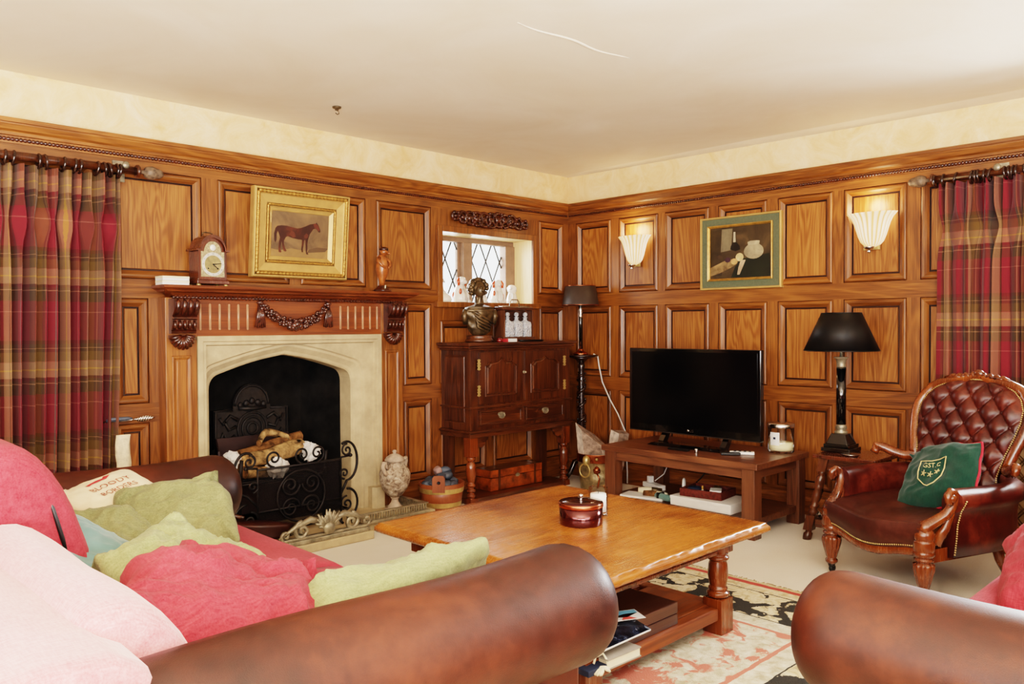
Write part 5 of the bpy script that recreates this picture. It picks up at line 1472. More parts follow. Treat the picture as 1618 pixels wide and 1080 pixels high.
q = MB(); q.tube([(-.08, 0, .02), (-.06, 0, .024), (.06, 0, .024), (.08, 0, .02)], [.01, .022, .022, .01], 12); q.build('shell', M['teal'], t); q = MB(); q.box((.02, -.03, .002), (.035, .03, .05)); q.build('strap', M['black'], t, bev=.004)
t = thing('folded_papers', 'loose pile of white papers on the television table shelf', 'papers', (4.33, 3.19, z), .2)
q = MB(); q.box((-.06, -.16, 0), (.08, .14, .014)); q.build('sheets', M['white'], t)
t = thing('extension_socket', 'white plug socket strip at the corner end of the television shelf', 'socket', (4.62, 3.31, z), 1.2)
q = MB(); q.box((-.10, -.03, 0), (.10, .03, .035)); q.build('strip', M['white'], t, bev=.004); q = MB(); q.box((.03, -.02, .035), (.06, .02, .08)); q.build('plug', M['white'], t, bev=.004)
for lb_, pts, r, m in (('thin grey cable dropping behind the corner end of the television table', [(4.80, 3.30, .40), (4.79, 3.29, .3), (4.74, 3.31, .2), (4.66, 3.33, .16)], .004, 'white'), ('black aerial cable dropping behind the middle of the television', [(4.85, 2.98, .40), (4.86, 3.0, .30), (4.84, 3.06, .2), (4.80, 3.12, .125)], .005, 'black')):
    t = thing('television_cable', lb_, 'cable', pts[-1]); q = MB(); q.tube(pts, r, 6); q.build('flex', M[m], t, True)

# ================================================================== joint stool with the tall lamp
js = thing('joint_stool', 'dark oak joint stool with splayed turned legs holding the tall black lamp', 'stool', (4.68, 1.93, 0))
q = MB(); q.box((4.515, 1.755, .478), (4.86, 2.115, .500)); q.build('stool_top', M['redwood'], js, True, bev=.004)
q = MB()
q.box((4.545, 1.80, .41), (4.565, 2.07, .478)); q.box((4.80, 1.80, .41), (4.82, 2.07, .478)); q.box((4.55, 1.80, .42), (4.82, 1.82, .478)); q.box((4.55, 2.05, .42), (4.82, 2.07, .478)); q.build('apron', M['dark_y'], js, True)
prof = [(.020, .0), (.018, .015), (.026, .035), (.03, .05)]
def stool_leg(sx, sy):
    top = Vector((4.555 if sx < 0 else 4.81, 1.815 if sy < 0 else 2.055, .478)); bot = Vector((4.50 if sx < 0 else 4.84, 1.73 if sy < 0 else 2.14, 0))
    def at(s, dx, dy):
        c = bot.lerp(top, s); return (c.x + dx, c.y + dy, c.z)
    q = MB()
    def blk(s0, s1, w): q.loops([[at(s, dx * w, dy * w) for dx, dy in ((-1, -1), (1, -1), (1, 1), (-1, 1))] for s in (s0, s1)], 0, False, True, True, True)
    blk(.84, 1.0, .026); blk(.12, .30, .026)
    pr = [(.84, .022), (.82, .026), (.80, .018), (.77, .026), (.70, .029), (.66, .022), (.64, .028), (.62, .02), (.56, .028), (.48, .024), (.45, .018), (.43, .027), (.40, .027), (.38, .02), (.35, .029), (.33, .026), (.30, .02)]
    q.loops([[at(s, r * cos(2 * PI * k / 14), r * sin(2 * PI * k / 14)) for k in range(14)] for s, r in pr], 0, True)
    q.loops([[at(s, r * cos(2 * PI * k / 14), r * sin(2 * PI * k / 14)) for k in range(14)] for s, r in ((.12, .018), (.09, .018), (.075, .026), (.03, .026), (.0, .024))], 0, True, True, True, True)
    q.build('leg', M['dark_z'], js, True)
for a in (-1, 1):
    for b in (-1, 1): stool_leg(a, b)
q = MB(); q.box((4.50, 1.775, .08), (4.525, 2.09, .125)); q.box((4.82, 1.775, .08), (4.845, 2.09, .125)); q.box((4.51, 1.765, .085), (4.84, 1.785, .12)); q.box((4.51, 2.085, .085), (4.84, 2.105, .12)); q.build('stretcher', M['dark_y'], js, True, bev=.002)

LX, LY = 4.745, 2.045
tl = thing('tall_table_lamp', 'tall black column table lamp with tapered black shade', 'lamp', (LX, LY, .501))
q = MB(); q.cbox((0, 0, .012), (.17, .17, .024)); q.cbox((0, 0, .034), (.15, .15, .02)); q.taper((0, 0), (.13, .13), (.085, .085), .044, .105); q.build('base', M['blackgloss'], tl, bev=.003)
q = MB(); q.lathe([(.035, .105), (.038, .115), (.026, .125), (.034, .135), (.030, .15), (.028, .16)], seg=28); q.build('lower_collar', M['brassdull'], tl)
q = MB(); q.lathe([(.0285, .158), (.0285, .50)], seg=28); q.build('column', M['blackgloss'], tl)
q = MB(); q.lathe([(.029, .495), (.025, .51), (.028, .535), (.034, .55), (.042, .556), (.042, .56), (.01, .562), (.008, .60), (.014, .61), (.006, .66), (.004, .82)], seg=28); q.build('capital', M['brassdull'], tl)
q = MB(); q.lathe([(.212, .598), (.112, .822)], seg=56); q.build('lamp_shade', M['blackshade'], tl, solid=.003)
q = MB()
for r, zz in ((.212, .599), (.112, .822)): q.tube([(r * cos(2 * PI * i / 48), r * sin(2 * PI * i / 48), zz) for i in range(48)], .003, 6, True)
q.build('shade_trim', M['black'], tl)
q = MB()
for k in range(3): q.tube([(0, 0, .80), (.112 * cos(k * 2.1), .112 * sin(k * 2.1), .815)], .002, 5)
q.build('shade_carrier', M['brassdull'], tl)
t = thing('silver_coaster', 'small silver dish on the stool at the foot of the tall lamp', 'dish', (4.61, 1.93, .501))
q = MB(); q.lathe([(0, .004), (.04, .004), (.052, .010), (.053, .008), (.042, 0), (0, 0)], seg=30); q.build('dish', M['silver'], t)
t = thing('black_lamp_cord', 'black lamp cord with inline switch hanging beside the joint stool', 'cord', (4.78, 2.2, .1))
q = MB(); q.tube([(4.80, 2.10, .505), (4.77, 2.125, .50), (4.74, 2.14, .42), (4.76, 2.165, .30), (4.80, 2.20, .20), (4.86, 2.25, .12), (4.93, 2.30, .04), (4.98, 2.34, .02)], .005, 8); q.build('flex', M['black'], t, True)
q = MB(); q.tube([(4.765, 2.17, .285), (4.775, 2.178, .262), (4.79, 2.19, .225), (4.795, 2.197, .205)], [.006, .014, .014, .006], 8); q.build('inline_switch', M['black'], t, True)
t = thing('patterned_doorstop', 'small black and white patterned block on the floor behind the stool leg', 'doorstop', (4.84, 2.245, 0))
M['check'] = None
tt = NT('check'); ch = tt.n('TexChecker', {'Vector': tt.coords(rnd=False), 'Color1': lin(30, 30, 34), 'Color2': lin(200, 196, 190), 'Scale': 40}); M['check'] = tt.set(color=ch.outputs[0], rough=.7)
q = MB(); q.ball((0, 0, .05), (.045, .04, .05), 12, 8); q.build('cushioned_block', M['check'], t)

# ================================================================== coffee table
ct = thing('coffee_table', 'large square oak coffee table with gouged edge and turned legs', 'coffee table', (2.44, 2.15, 0))
X0, X1, Y0, Y1 = 1.875, 3.02, 1.583, 2.74
q = MB(); rr = random.Random(8)
n = 46; ring = []
for (xa, ya), (xb, yb) in (((X0, Y0), (X1, Y0)), ((X1, Y0), (X1, Y1)), ((X1, Y1), (X0, Y1)), ((X0, Y1), (X0, Y0))):
    for i in range(n): s = i / n; ring.append((xa + (xb - xa) * s, ya + (yb - ya) * s))
def inset(p, k):
    x, y = p; return (min(max(x, X0 + k), X1 - k), min(max(y, Y0 + k), Y1 - k))
nz = lambda i: .002 + .006 * noise.noise(Vector((i * .45, 3, 0))) + .003 * abs(sin(i * 1.1))
L = [[(*inset(p, .012), .413) for p in ring], [(*inset(p, 0 + nz(i)), .420) for i, p in enumerate(ring)], [(*inset(p, nz(i + 50)), .436) for i, p in enumerate(ring)], [(*inset(p, .008 + 2 * nz(i)), .446) for i, p in enumerate(ring)], [(*inset(p, .016), .450) for p in ring], [(*inset(p, .03), .4502) for p in ring]]
q.loops(L, 0, True, True, True, True); top = q.build('tabletop', M['ctab_x'], ct, True)
q = MB()
for a, b in (((X0 + .12, Y0 + .13), (X1 - .12, Y0 + .155)), ((X0 + .12, Y1 - .155), (X1 - .12, Y1 - .13))): q.box((a[0], a[1], .335), (b[0], b[1], .413)); q.box((a[0], a[1] - .006, .335), (b[0], b[1] + .006, .35))
for a, b in (((X0 + .13, Y0 + .12), (X0 + .155, Y1 - .12)), ((X1 - .155, Y0 + .12), (X1 - .13, Y1 - .12))): q.box((a[0], a[1], .335), (b[0], b[1], .413)); q.box((a[0] - .006, a[1], .335), (b[0] + .006, b[1], .35))
q.build('apron', M['showwood'], ct, True, bev=.003)
CL = [(.036, .150), (.044, .158), (.046, .170), (.036, .178), (.040, .188), (.034, .196), (.034, .20), (.041, .24), (.038, .285), (.033, .30), (.044, .306), (.044, .316), (.034, .322), (.042, .33), (.03, .336)]
for lx in (X0 + .155, X1 - .155):
    for ly in (Y0 + .155, Y1 - .155):
        q = MB(); w = .044
        q.box((lx - w, ly - w, .335), (lx + w, ly + w, .413)); q.lathe(CL, c=(lx, ly, 0), seg=24); q.box((lx - w, ly - w, .0095), (lx + w, ly + w, .15))
        q.build('leg', M['showwood'], ct, True, bev=.003)
q = MB()
xa, xb, ya, yb = X0 + .155, X1 - .155, Y0 + .155, Y1 - .155
q.box((xa + .05, ya - .035, .07), (xb - .05, ya + .025, .1205)); q.box((xa + .05, yb - .025, .07), (xb - .05, yb + .035, .1205)); q.box((xa - .03, ya + .05, .07), (xa + .03, yb - .05, .1205)); q.box((xb - .03, ya + .05, .07), (xb + .03, yb - .05, .1205)); q.build('stretcher', M['mant_x'], ct, True, bev=.008)
q = MB()
q.box((xa - .02, ya + .02, .085), (xb + .02, ya + .33, .120)); q.box((xa - .02, yb - .33, .085), (xb + .02, yb - .02, .120))
for k in range(3): q.box((xa + .03, ya + .37 + k * .06, .085), (xb - .03, ya + .405 + k * .06, .118))
q.build('lower_shelf', M['mant_x'], ct, True, bev=.004)

t = thing('copper_tin', 'round dark copper tin with knobbed lid on the coffee table', 'tin', (2.47, 2.13, .4505))
q = MB(); q.lathe([(0, 0), (.086, 0), (.088, .003), (.088, .072)], seg=48); q.build('drum', M['tin'], t)
q = MB(); q.lathe([(.089, .070), (.091, .072), (.091, .085), (.089, .0875)], seg=48); q.build('copper_rim', M['copper'], t)
q = MB(); q.lathe([(.089, .086), (.088, .090), (.05, .093), (0, .094)], seg=48); ld = q.build('lid', M['tin'], t)
q = MB(); q.lathe([(.009, .093), (.005, .099), (.006, .106), (.010, .112), (.008, .118), (0, .12)], seg=16); q.build('knob', M['silver'], ld)
jar('tumbler_candle', 'white candle in a clear glass tumbler behind the copper tin', (2.635, 2.175, .4505), .040, .118, .090, False, M['waxw'], None)

zt = .121
t = thing('games_box', 'large dark brown leather games box on the coffee table shelf', 'box', (2.41, 1.90, zt), .0)
q = MB(); q.box((2.12, 1.725, zt), (2.56, 2.02, zt + .040)); q.build('base', M['boxbrown'], t, True, bev=.003)
q = MB(); q.box((2.12, 1.725, zt + .043), (2.56, 2.02, zt + .085)); q.build('lid', M['boxbrown'], t, True, bev=.003)
t = thing('grey_book', 'grey cloth-bound book lying flat at the shelf edge of the coffee table', 'book', (2.16, 1.70, zt), -.05)
q = MB(); q.box((-.11, -.055, .0), (.06, .022, .004)); q.box((-.11, -.055, .030), (.06, .022, .034)); q.box((-.11, .018, 0), (.06, .022, .034)); q.build('cover', M['greybook'], t); q = MB(); q.box((-.106, -.052, .004), (.056, .018, .030)); q.build('pages', M['cream'], t)
t = thing('magazine', 'glossy magazine with rocky cover draped over the games box', 'magazine', (2.22, 1.86, zt + .088), .0)
M['rocky'] = paint('rocky', [(.3, lin(40, 40, 34)), (.5, lin(120, 112, 84)), (.7, lin(206, 200, 186))], 22, .2)
M['mag_black'] = paint('mag_black', [(.45, lin(18, 20, 26)), (.62, lin(44, 50, 66)), (.75, lin(160, 166, 176))], 30, .2)
def drape(u, v, k=0):
    x = 1.98 + .31 * u; y = 1.655 + .25 * v
    return (x, y, zt + .088 + k - .035 * max(0, (1.76 - y) / .1) ** 1.5 * .55)
q = MB(); q.grid(lambda u, v: drape(u, v), 8, 12); q.build('pages', M['white'], t, True, solid=.006)
q = MB(); q.grid(lambda u, v: drape(u, .35 + .65 * v, .005), 8, 10); q.build('front_cover', M['rocky'], t, True)
q = MB(); q.grid(lambda u, v: drape(u, .35 * v, .005), 8, 6); q.build('cover_foot', M['mag_black'], t, True)
q = MB()
text_mesh('LIFE', .03, lambda x, y: drape(.80 + x * 2.2, .20 + y * 3, .0075), q) if False else None
t = thing('postcard', 'blue and coral postcard lying on the rocky magazine cover', 'postcard', (2.27, 1.755, zt + .098), -.45)
q = MB(); q.box((-.062, -.045, 0), (.062, .045, .0012)); q.build('card', M['white'], t)
q = MB(); q.add([(-.058, -.01, .0016), (.058, .012, .0016), (.058, .041, .0016), (-.058, .041, .0016)], [(0, 1, 2, 3)]); q.build('blue_panel', M['skyblue'], t, recalc=False)
q = MB(); q.add([(-.03, -.041, .0017), (.03, -.041, .0017), (.0, -.0, .0017)], [(0, 1, 2)]); q.build('coral_panel', M['coral'], t, recalc=False)
q = MB(); q.add([(-.058, -.01, .0018), (.0, -.022, .0018), (.058, .012, .0018), (0, .01, .0018)], [(0, 1, 2, 3)]); q.build('black_panel', M['black'], t, recalc=False)
t = thing('black_book', 'black notebook half under the grey book by the table leg', 'book', (2.02, 1.705, zt), -.05)
q = MB(); q.box((-.06, -.05, 0), (.03, .05, .020)); q.build('cover', M['navy'], t, bev=.002)
t = thing('key_tassel', 'cream tassel with loop cord hanging at the shelf corner', 'tassel', (2.02, 1.672, zt))
q = MB(); q.tube([(-.02, .0, .03), (-.01, -.0, .05), (.02, -.005, .055), (.035, -.01, .03), (.03, -.015, .010)], .004, 7); q.build('loop', M['cream'], t)
q = MB()
rr = random.Random(3)
for i in range(16): a = rr.uniform(0, 6.3); q.tube([(.0, -.02, .02), (.018 * cos(a), -.02 + .014 * sin(a), .012), (.036 * cos(a), -.02 + .02 * sin(a), .004)], [.004, .006, .004], 5)
q.build('fringe', M['cream'], t)

# ================================================================== rug
tt = NT('rug'); v = tt.coords(rnd=False)
sx = tt.n('SeparateXYZ', {0: v})
RX0, RX1, RY0, RY1 = .35, 3.55, .93, 2.72
hx, hy = (RX1 - RX0) / 2, (RY1 - RY0) / 2
d = tt.math('MINIMUM', tt.math('SUBTRACT', hx, tt.math('ABSOLUTE', sx.outputs[0])), tt.math('SUBTRACT', hy, tt.math('ABSOLUTE', sx.outputs[1])))
d = tt.math('ADD', d, tt.math('MULTIPLY_ADD', tt.noise(v, 14, 3), .016, -.008))
wv = tt.n('VectorMath', {0: v, 1: tt.n('VectorMath', {0: tt.n('TexNoise', {'Vector': v, 'Scale': 9.0, 'Detail': 3.0}).outputs['Color'], 'Scale': .16}, operation='SCALE').outputs[0]}, operation='ADD').outputs[0]
vor = tt.n('TexVoronoi', {'Vector': wv, 'Scale': 8.5}).outputs['Distance']
vor2 = tt.n('TexVoronoi', {'Vector': wv, 'Scale': 7.5}).outputs['Distance']
n1 = tt.noise(v, 7, 5, .65, 1.2); n2 = tt.noise(v, 22, 4, .6, .5); n3 = tt.noise(v, 260, 2)
beige = tt.ramp(n2, [(.3, lin(180, 166, 138)), (.5, lin(212, 202, 178)), (.7, lin(230, 224, 208))])
leafc = tt.ramp(tt.noise(v, 16, 4, .6, 1.5), [(.3, lin(164, 142, 106)), (.45, lin(208, 188, 150)), (.6, lin(226, 212, 182)), (.75, lin(186, 164, 124))])
border = tt.mix(tt.ramp(tt.math('ADD', vor, tt.math('MULTIPLY_ADD', n2, .5, -.25)), [(.555, (0, 0, 0, 1)), (.575, (1, 1, 1, 1))]), leafc, lin(38, 42, 46))
field = tt.mix(tt.ramp(tt.math('ADD', n1, tt.math('MULTIPLY', vor2, .30)), [(.69, (0, 0, 0, 1)), (.76, (1, 1, 1, 1))]), beige, lin(206, 118, 104))
RED, BLK, PNK = lin(184, 76, 74), lin(34, 38, 42), lin(206, 118, 104)
col = field
def band(lo, hi, c, col):
    m = tt.math('MULTIPLY', tt.math('GREATER_THAN', d, lo), tt.math('LESS_THAN', d, hi)); return tt.mix(m, col, c)
col = band(.0, .02, lin(206, 188, 152), col); col = band(.02, .055, RED, col); col = band(.055, .125, leafc, col); col = band(.125, .133, BLK, col)
col = band(.133, .43, border, col); col = band(.43, .437, BLK, col); col = band(.437, .525, beige, col); col = band(.525, .545, PNK, col)
col = tt.mix(tt.math('MULTIPLY', n3, .18), col, lin(150, 136, 110))
tt.bump(n3, .6, .01)
M['rug'] = tt.set(color=col, rough=.95, spec=.1)
rg = thing('patterned_rug', 'worn oriental rug with black floral border and coral field under the coffee table', 'rug', ((RX0 + RX1) / 2, (RY0 + RY1) / 2, 0))
q = MB(); q.box((-hx, -hy, .0), (hx, hy, .009)); q.build('pile', M['rug'], rg)
q = MB(); rr = random.Random(6)
for i in range(150):
    y = -hy + 2 * hy * i / 150; s = rr.uniform(.012, .04)
    q.tube([(hx - .002, y, .006), (hx + s * .6, y + rr.uniform(-.01, .01), .007), (hx + s, y + rr.uniform(-.016, .016), .003)], .0022, 4)
q.build('fringe', plain('fringe', lin(170, 152, 116), .9), rg)
# ================================================================== cushions
def cushion(name, label, c, n, u, w, h, th, mat, seed=0, wr=.012, group=None, cat='cushion', bend=0.0, ears=.04, pipe=None, sag=0.0, part='cover', deco=None, dog=0.0, rnd=.13):
    """pillow of size w x h; n = face normal, u = direction of its width"""
    n = Vector(n).normalized(); u = Vector(u); u = (u - n * u.dot(n)).normalized(); v = n.cross(u)
    t = thing(name, label, cat, c, 0, group)
    sv = Vector((seed * 7.3, seed * 3.1, seed))

    def P(a, b, side):
        ea = max(0, 1 - abs(a) ** 3.2) ; eb = max(0, 1 - abs(b) ** 3.2)
        k = (ea * eb) ** .5
        x = a * w / 2 * (1 - ears * (1 - abs(b) ** 2)); y = b * h / 2 * (1 - ears * (1 - abs(a) ** 2))
        z = side * th / 2 * k
        q_ = Vector((a * 1.4, b * 1.4, side * .6)) + sv
        wrk = noise.noise(q_ * 1.3) * .9 + .6 * (1 - abs(noise.noise(q_ * 2.6 + Vector((5, 1, 2))))) ** 3
        corner = (abs(a) * abs(b)) ** 2
        z += wr * wrk * (.35 + k) + corner * wr * 2.0 * math.copysign(1, noise.noise(Vector((a, b, 3)) + sv)) + bend * (a * a - .4) * w + sag * (b * b - .3) * h
        if dog and a > 0 and b > 0: 
            f = max(0, a + b - 1.2); z += dog * f * f * .30; x -= dog * f * .12; y -= dog * f * .12
        kc = 1 - rnd * (abs(a * b)) ** 4; x *= kc; y *= kc
        x += wr * .8 * noise.noise(Vector((b * 2.2, a, 7)) + sv); y += wr * .8 * noise.noise(Vector((a * 2.2, b, 9)) + sv)
        return u * x + v * y + n * z
    q = MB(); N = 40
    S = lambda s: math.copysign(1 - (1 - abs(2 * s - 1)) ** 1.25, 2 * s - 1)
    q.grid(lambda a, b: P(S(a), S(b), 1), N, N)
    q.grid(lambda a, b: P(S(a), S(b), -1) if 0 < a < 1 and 0 < b < 1 else P(S(a), S(b), 1), N, N, flip=True)
    o = q.build(part, M[mat], t, weld=True)
    if pipe:
        edge = [(S(i / 24), -1) for i in range(24)] + [(1, S(i / 24)) for i in range(24)] + [(S(1 - i / 24), 1) for i in range(24)] + [(-1, S(1 - i / 24)) for i in range(24)]
        q = MB(); q.tube([P(a, b, 1) for a, b in edge], .006, 7, True); q.build('piping', M[pipe], t)
    if deco: deco(lambda x, y, k=.003: P(2 * x / w, 2 * y / h, 1) + n * k, t)
    return t


# ================================================================== the long sofa
sf = thing('leather_sofa', 'long brown leather sofa with rolled arms and pink-red seat facing the coffee table', 'sofa', (.9, 2.35, 0))


def arm(parent, axis, c0, c1, across, zc, r, sgn, m, panel_in=.10):
    """rolled arm: runs from c0 (back) to c1 (front) along axis, centred at `across`; sgn = outward direction across"""
    def W(a, b, z): return (a, b, z) if axis == 'x' else (b, a, z)
    q = MB(); L = []
    n = 26
    st = [0, .015, .05] + [.05 + (.86 - .05) * i / 12 for i in range(1, 13)] + [.86 + .14 * sin(PI / 2 * i / 12) for i in range(1, 13)]
    ln = c1 - c0
    for s in st:
        k = 1
        e = .13 / abs(ln) if abs(ln) > .5 else .2
        if s > 1 - e: k = max(.02, (1 - ((s - (1 - e)) / e) ** 2.6)) ** (1 / 2.2)
        if s < .02: k = .9
        sw = 1 + .05 * sin(s * 7)
        L.append([W(c0 + ln * s, across + r * k * cos(2 * PI * j / n) * 1.03, zc + r * k * sw * sin(2 * PI * j / n)) for j in range(n)])
    q.loops(L, 0, True, True, True, True)
    a = q.build('arm_roll', M[m], parent, True)
    q = MB()
    cs = [(across - sgn * (r - .025), .10), (across - sgn * (r - .02), zc), (across + sgn * (r * .35), zc - .02), (across + sgn * .05, .30), (across + sgn * .06, .10)]
    f = c1 - math.copysign(panel_in, ln)
    q.loops([[W(x, y, z) for y, z in cs] for x in (c0, c0 + (f - c0) * .5, f)], 0, False, True, True, True)
    q.build('arm_panel', M['sofapanel'] if 'sofapanel' in M else M.setdefault('sofapanel', leather('sofapanel', lin(52, 22, 14), lin(78, 36, 22), lin(104, 54, 32), .4, 3)), parent, True, bev=.012)
    return a


arm(sf, 'x', .43, 1.605, 1.352, .55, .150, -1, 'leather')
arm(sf, 'x', .43, 1.60, 3.385, .55, .150, 1, 'leather')
q = MB(); q.box((.20, 1.30, .06), (1.48, 3.44, .30)); q.build('base', M['leather'], sf, True, bev=.02)
for x in (.28, 1.38):
    for y in (1.40, 3.34):
        q = MB(); q.lathe([(.03, .062), (.04, .045), (.03, .0105)], c=(x, y, 0), seg=14); q.build('foot', M['dark_z'], sf, True)
# back frame in its loose cover, window overexposure put into the paler red
q = MB()
pf = [(.13, .06), (.12, .40), (.13, .60), (.17, .69), (.24, .735), (.33, .745), (.42, .74), (.47, .71), (.50, .62), (.52, .30), (.5, .06)]
ysn = [1.30, 1.315, 1.35] + [1.35 + (3.38 - 1.35) * i / 14 for i in range(1, 14)] + [3.38, 3.42, 3.44]
q.loops([[(.32 + (x - .32) * (.94 if y in (1.30, 3.44) else 1), y, z * (.985 if y in (1.30, 3.44) else 1) + .006 * sin(y * 5)) for x, z in pf] for y in ysn], 0, True, True, True, True)
q.build('back', M['red_lit'], sf, True)
# back cushions
def backcush(y0, y1, x0, x1, zb, zt, nm):
    q = MB(); L = []; n = 28
    for i in range(23):
        s = i / 22; y = y0 + (y1 - y0) * s; e = min(1, (min(s, 1 - s) * (y1 - y0) / .07 + .02)) ; k = .80 + .2 * math.sqrt(max(0, 1 - (1 - e) ** 2))
        l = []
        for j in range(n):
            a = 2 * PI * j / n
            ca, sa = cos(a), sin(a)
            px = math.copysign(abs(ca) ** .75, ca); pz = math.copysign(abs(sa) ** .7, sa)
            cx, cz = (x0 + x1) / 2, (zb + zt) / 2
            lean = (pz) * -.06
            l.append((cx + lean + px * (x1 - x0) / 2 * k * (1.08 - .16 * pz), y, cz + pz * (zt - zb) / 2 * k + .008 * noise.noise(Vector((y * 4, a, 2)))))
        L.append(l)
    q.loops(L, 0, True, True, True, True); return q.build(nm, M['red' if y0 > 2 else 'red_lit'], sf, True)
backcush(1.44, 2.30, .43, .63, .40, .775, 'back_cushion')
bc = backcush(2.33, 3.22, .40, .68, .40, .955, 'back_cushion')
q = MB(); q.tube([(.585, 2.345, .85), (.60, 2.333, .78), (.62, 2.328, .70), (.64, 2.335, .62)], [.002, .006, .006, .002], 8); q.build('zip_opening', M['black'], bc, True)
def seatc(y0, y1):
    q = MB(); L = []; n = 32
    x0, x1, zb, zt = .52, 1.53, .29, .455
    for i in range(17):
        s = i / 16; y = y0 + (y1 - y0) * s; e = min(1, min(s, 1 - s) * (y1 - y0) / .05 + .05); k = .9 + .1 * math.sqrt(1 - (1 - e) ** 2)
        l = []
        for j in range(n):
            a = 2 * PI * j / n; ca, sa = cos(a), sin(a)
            px = math.copysign(abs(ca) ** .35, ca); pz = math.copysign(abs(sa) ** .55, sa)
            l.append(((x0 + x1) / 2 + px * (x1 - x0) / 2 * (.97 + .03 * k), y, (zb + zt) / 2 + pz * (zt - zb) / 2 * k + (.012 * (1 - px * px) + .006 * noise.noise(Vector((px * 3, y * 4, 1)))) * (pz > 0)))
        L.append(l)
    q.loops(L, 0, True, True, True, True); q.build('seat_cushion', M['red'], sf, True)
seatc(1.50, 2.35); seatc(2.37, 3.23)

cushion('scatter_cushion', 'green linen cushion with puckered corner standing on the seat by the far leather arm', (1.13, 2.86, .560), (-.25, -.62, .72), (1, -.28, .10), .40, .36, .14, 'green', 2, .022, 'loose cushions on the long sofa', ears=.03, dog=.25)
cushion('scatter_cushion', 'green linen cushion slumped against the red back cushion, behind the teal one', (.86, 2.80, .545), (.05, -.40, .9), (1, .10, .02), .38, .36, .13, 'green', 5, .022, 'loose cushions on the long sofa', ears=.05, dog=.3)
cushion('scatter_cushion', 'shiny teal cushion with white piping wedged behind the sofa back cushion', (.70, 2.42, .60), (.35, -.35, .85), (.75, -.65, -.12), .40, .34, .12, 'teal', 8, .012, 'loose cushions on the long sofa', pipe='whitepipe')
cushion('scatter_cushion', 'pale lime cushion mostly hidden beneath the crumpled red cushion', (.90, 2.22, .57), (.15, -.3, .92), (.8, .5, .1), .40, .40, .14, 'pgreen', 4, .024, 'loose cushions on the long sofa', dog=.2)
cushion('scatter_cushion', 'crumpled pinkish red cushion in the near corner of the sofa', (.81, 1.80, .585), (.20, -.28, .92), (.86, -.45, -.10), .47, .46, .19, 'red', 11, .038, 'loose cushions on the long sofa', dog=.12, ears=.02)
cushion('scatter_cushion', 'long pale green linen cushion leaning on the near leather arm', (1.26, 1.78, .515), (.0, .50, .70), (1, .06, .03), .64, .36, .14, 'pgreen', 14, .026, 'loose cushions on the long sofa', ears=.03)


def silk_deco(F, t):
    q = MB()
    text_mesh('BLOODY', .041, lambda x, y: F(x, y + .028), q); text_mesh('BORDERS', .036, lambda x, y: F(x + .005, y - .018), q)
    q.build('lettering', M['ink'], t, recalc=False)
    q = MB()
    fox = [(-.075, .072), (-.05, .082), (-.02, .088), (.01, .094), (.02, .104), (.03, .098), (.042, .094), (.03, .088), (.02, .082), (.0, .080), (-.02, .076), (-.045, .074), (-.06, .066)]
    q.add([F(x, y) for x, y in fox], [tuple(range(len(fox)))]); q.build('emblem', M['inkred'], t, recalc=False)


cushion('printed_cushion', 'cream silk cushion with red print resting against the far sofa arm', (1.0, 3.10, .63), (-.05, -.34, .94), (.95, .33, .10), .32, .29, .09, 'silk', 6, .006, None, pipe='piping', deco=silk_deco)

# ================================================================== the second sofa, only its arm in view
s2 = thing('leather_sofa', 'second brown leather sofa, only its rolled arm showing by the rug corner', 'sofa', (3.1, .3, 0))
arm(s2, 'y', -.35, .925, 1.915, .505, .150, -1, 'leather', .12)
arm(s2, 'y', -.35, .90, 4.36, .505, .150, 1, 'leather', .12)
q = MB(); q.box((1.86, -.5, .06), (4.40, .74, .28)); q.build('base', M['leather'], s2, True, bev=.02)
q = MB(); q.loops([[(x, y, z) for y, z in ((-.62, .06), (-.62, .62), (-.55, .74), (-.42, .76), (-.32, .70), (-.28, .3), (-.3, .06))] for x in (1.84, 4.44)], 0, False, True, True, True); q.build('back', M['leather'], s2, True, bev=.04, bseg=4)
q = MB(); q.box((2.07, -.32, .28), (3.13, .78, .43)); q.build('seat_cushion', M['red'], s2, True, bev=.05, bseg=4)
q = MB(); q.box((3.15, -.32, .28), (4.20, .78, .43)); q.build('seat_cushion', M['red'], s2, True, bev=.05, bseg=4)
for x in (1.92, 4.34):
    for y in (-.4, .66):
        q = MB(); q.lathe([(.03, .062), (.04, .045), (.03, .0095)], c=(x, y, 0), seg=14); q.build('foot', M['dark_z'], s2, True)
cushion('scatter_cushion', 'pinkish red cushion standing beside the arm of the second sofa', (2.86, .52, .56), (-.2, .5, .6), (1, .1, .05), .54, .48, .20, 'red', 21, .02)

